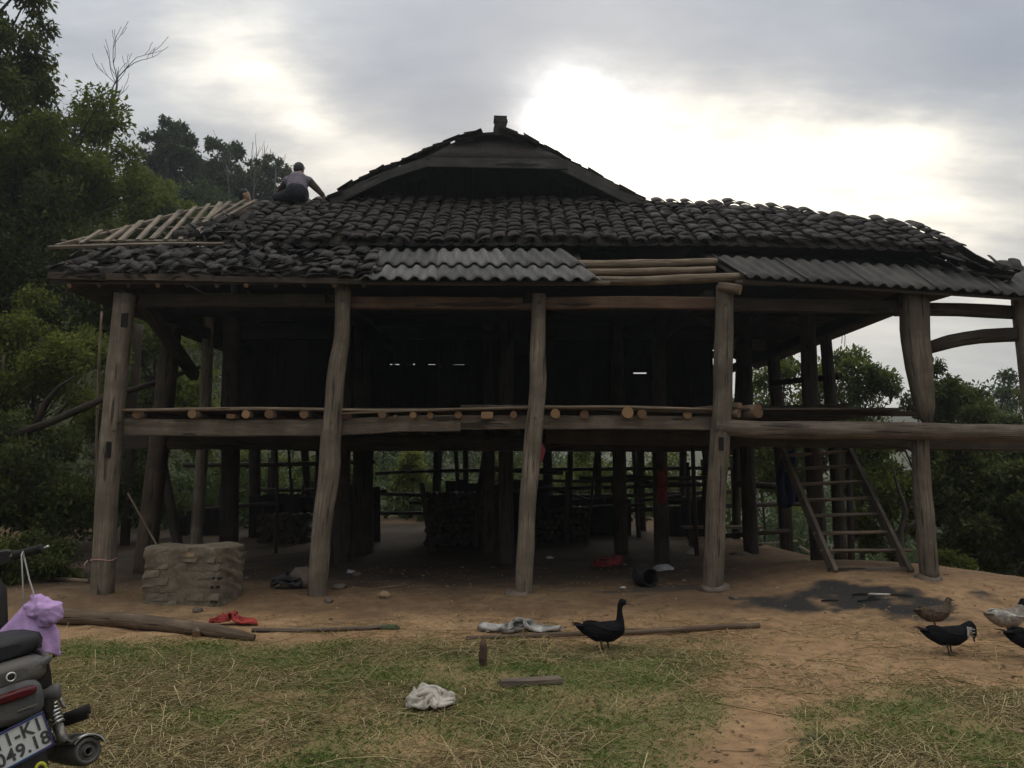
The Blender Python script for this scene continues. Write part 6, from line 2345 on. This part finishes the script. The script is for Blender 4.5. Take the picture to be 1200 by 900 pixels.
m.grid(lambda s, t: mc + ax * (.12 + .31 * t) + (V3(1, 0, 0) * math.sin((s - .5) * 2.2 + .3) + V3(0, .13, 1) * math.cos((s - .5) * 2.2 + .3)) * (.056 + .003 * math.sin(3.1 * t)), 12, 10, .004)
bp(m, 'heat_shield', 'chrome', mf)
m = MB()
m.tube([mc, V3(.16, .36, .29), V3(.12, .55, .22), V3(.05, .72, .33)], .016, 8, .06)
bp(m, 'exhaust_pipe', 'dull_metal', mf)
m = MB()
m.lathe(V3(-.12, .5, .30), (1, 0, 0), [(0, .05), (.02, .1), (.08, .12), (.18, .12), (.22, .1), (.24, .05), (.24, 0)], 20)
m.tube([V3(0, .58, .33), V3(0, .78, .37)], [.07, .06], 12)
bp(m, 'engine', 'dull_metal')
# frame, leg shield, fork, bars
m = MB()
m.tube([V3(0, .3, .6), V3(0, .6, .5), V3(0, .85, .66), V3(0, .96, .88)], .03, 8, .08)
bp(m, 'frame', 'black_plastic')
m = MB()
m.grid(lambda s, t: V3((s - .5) * (.34 - .08 * t), .82 + .1 * (1 - abs(2 * s - 1)) - .12 * t * 0 + .06 * (1 - t), .40 + .42 * t), 10, 8, .012)
bp(m, 'leg_shield', 'black_plastic')
m = MB()
for s in (1, -1):
    m.tube([V3(.075 * s, 1.22, .28), V3(.075 * s, 1.05, .62), V3(.05 * s, .97, .88)], .018, 8)
bp(m, 'fork', 'dull_metal')
m = MB()
m.grid(lambda s, t: V3((s - .5) * .11, 1.22 + .30 * math.cos(.5 + 2.2 * t), .28 + .30 * math.sin(.5 + 2.2 * t) + .015 * (1 - (2 * s - 1) ** 2)), 6, 14, .004)
bp(m, 'front_mudguard', 'black_plastic')
m = MB()
loft([((0, .88, 1.0), .05, .04), ((0, .90, 1.0), .10, .06), ((0, .97, .99), .12, .08), ((0, 1.05, .96), .09, .08), ((0, 1.1, .94), .05, .05)])
bp(m, 'headlight_cowl', 'black_plastic')
bar = MB()
bar.tube([V3(-.34, .84, 1.03), V3(-.2, .92, 1.02), V3(0, .95, 1.0), V3(.2, .92, 1.02), V3(.34, .84, 1.03)], .012, 8, .05)
m = MB()
m.tube([V3(.07, .80, .62), V3(.10, .82, .82), V3(.13, .86, .98), V3(.14, .88, 1.07)], [.085, .10, .095, .05], 14, .05)
bp(m, 'front_fairing', 'black_plastic')
for k in range(3):
    m = MB()
    m.tube([V3(.20 + .02 * k, .92, 1.10), V3(.22 + .01 * k, 1.0, 1.04 - .02 * k), V3(.14, 1.0, .93), V3(.08, .9, .82)], .005, 6, .04)
    bp(m, 'cable', 'rubber')
TH = TB @ Matrix.Translation((.045, 0, .085))
hb_ = bar.build('handlebar', 'dull_metal', bike, M=TH)
for s in (1, -1):
    m = MB()
    d = V3(.87 * s, -.48, .06).normalized()
    g0 = V3(.235 * s, .903, 1.022)
    m.lathe(g0, d, [(0, .022), (.004, .027), (.012, .022), (.05, .0205), (.1, .0215), (.118, .022), (.121, .025), (.126, .024), (.126, 0)], 14)
    m.build('grip', 'rubber', hb_, M=TH)
    m = MB()
    loft([((.19 * s, .90, 1.025), .035, .028), ((.19 * s, .93, 1.025), .05, .034), ((.19 * s, .96, 1.022), .04, .028)])
    m.build('switch_block', 'black_plastic', hb_, M=TH)
    m = MB()
    m.tube([V3(.2 * s, .97, 1.02), V3(.27 * s, .955, 1.02), V3(.37 * s, .9, 1.025), V3(.385 * s, .885, 1.03)], [.006, .006, .005, .007], 6)
    m.build('brake_lever', 'chrome', hb_, M=TH)
m = MB()
m.tube([V3(-.03, .35, .2), V3(-.17, .42, .02), V3(-.2, .40, 0)], .011, 7)
bp(m, 'side_stand', 'dull_metal')

# lilac sun hat hung from the handlebar
HYc = 3.15
hat = thing('sun_hat', P(36, 765, HYc), 'lilac fabric sun hat hanging by a cord above the motorbike seat', 'hat')
hc_ = P(50, 716, HYc - .01)
lob = [(P(46, 716, HYc), .036, P(56, 714, HYc - .01), .044), (P(38, 712, HYc), .026, P(50, 712, HYc), .038), (P(52, 726, HYc - .02), .026, P(60, 718, HYc - .02), .036), (P(40, 700, HYc), .014, P(46, 706, HYc), .024)]


def wrinkle(o, amp, k):
    for v in o.data.vertices:
        p = v.co
        n = (1 - abs(2 * float(vnoise(p.x * k + p.y * k * .4 + 9, p.z * k + 3, 5)) - 1) - .5) * amp + (1 - abs(2 * float(vnoise(p.x * k * 2.2 + 5, p.z * k * 2.2 + p.y * k, 6)) - 1) - .5) * amp * .5
        v.co = p + p.normalized() * n


wrinkle(blob('hat_crown', lob, .005, 'lilac_cloth', hat, 3), .018, 26)


def skirt(s, t):
    a = 6.283 * s
    cu, cv = 36 - 4 * t, 708 + 58 * t
    wpx = 6 + 24 * min(1, t * 1.9) - 3 * max(0, t - .7)
    pl = 1 + .16 * math.sin(5 * a + 4 * t) * t + .08 * math.sin(11 * a - 3 * t) * t
    q = P(cu + math.cos(a) * wpx * pl + (6 * t if math.cos(a) > .2 else 0), cv + 5 * math.sin(3 * a + 1) * t * t, HYc)
    return q + Vector((0, math.sin(a) * (.015 + .05 * t) * pl, 0))


MB().grid(skirt, 60, 24, .003).build('hat_brim', 'lilac_cloth', hat)
m = MB()
m.tube([P(27, 709, HYc - .02), P(26.5, 680, HYc - .02), P(25, 650, HYc - .03), P(27, 646, HYc + .0), P(30, 660, HYc), P(34, 678, HYc - .01), P(39, 694, HYc - .01), P(40, 706, HYc - .01)], .0028, 6)
m.build('cord', 'cord_white', hat)


# ---------------------------------------------------------------- thin evening haze in the air
hz_m = bpy.data.materials.new('haze')
hz_m.use_nodes = True
ht = NT(hz_m.node_tree)
pv = ht.n('ShaderNodeVolumePrincipled', {'Color': (0.86, 0.93, 1.0, 1), 'Density': 0.0011, 'Anisotropy': 0.45})
ho = ht.n('ShaderNodeOutputMaterial')
ht.t.links.new(pv.outputs[0], ho.inputs['Volume'])
MATS['haze'] = hz_m
MB().box((0, 100, 22), (900, 820, 70)).build('haze', 'haze', shift=Vector((0, 100, -13)))
tag(scene.objects['haze'], 'thin pale evening haze in the air over the yard', 'haze', kind='stuff')
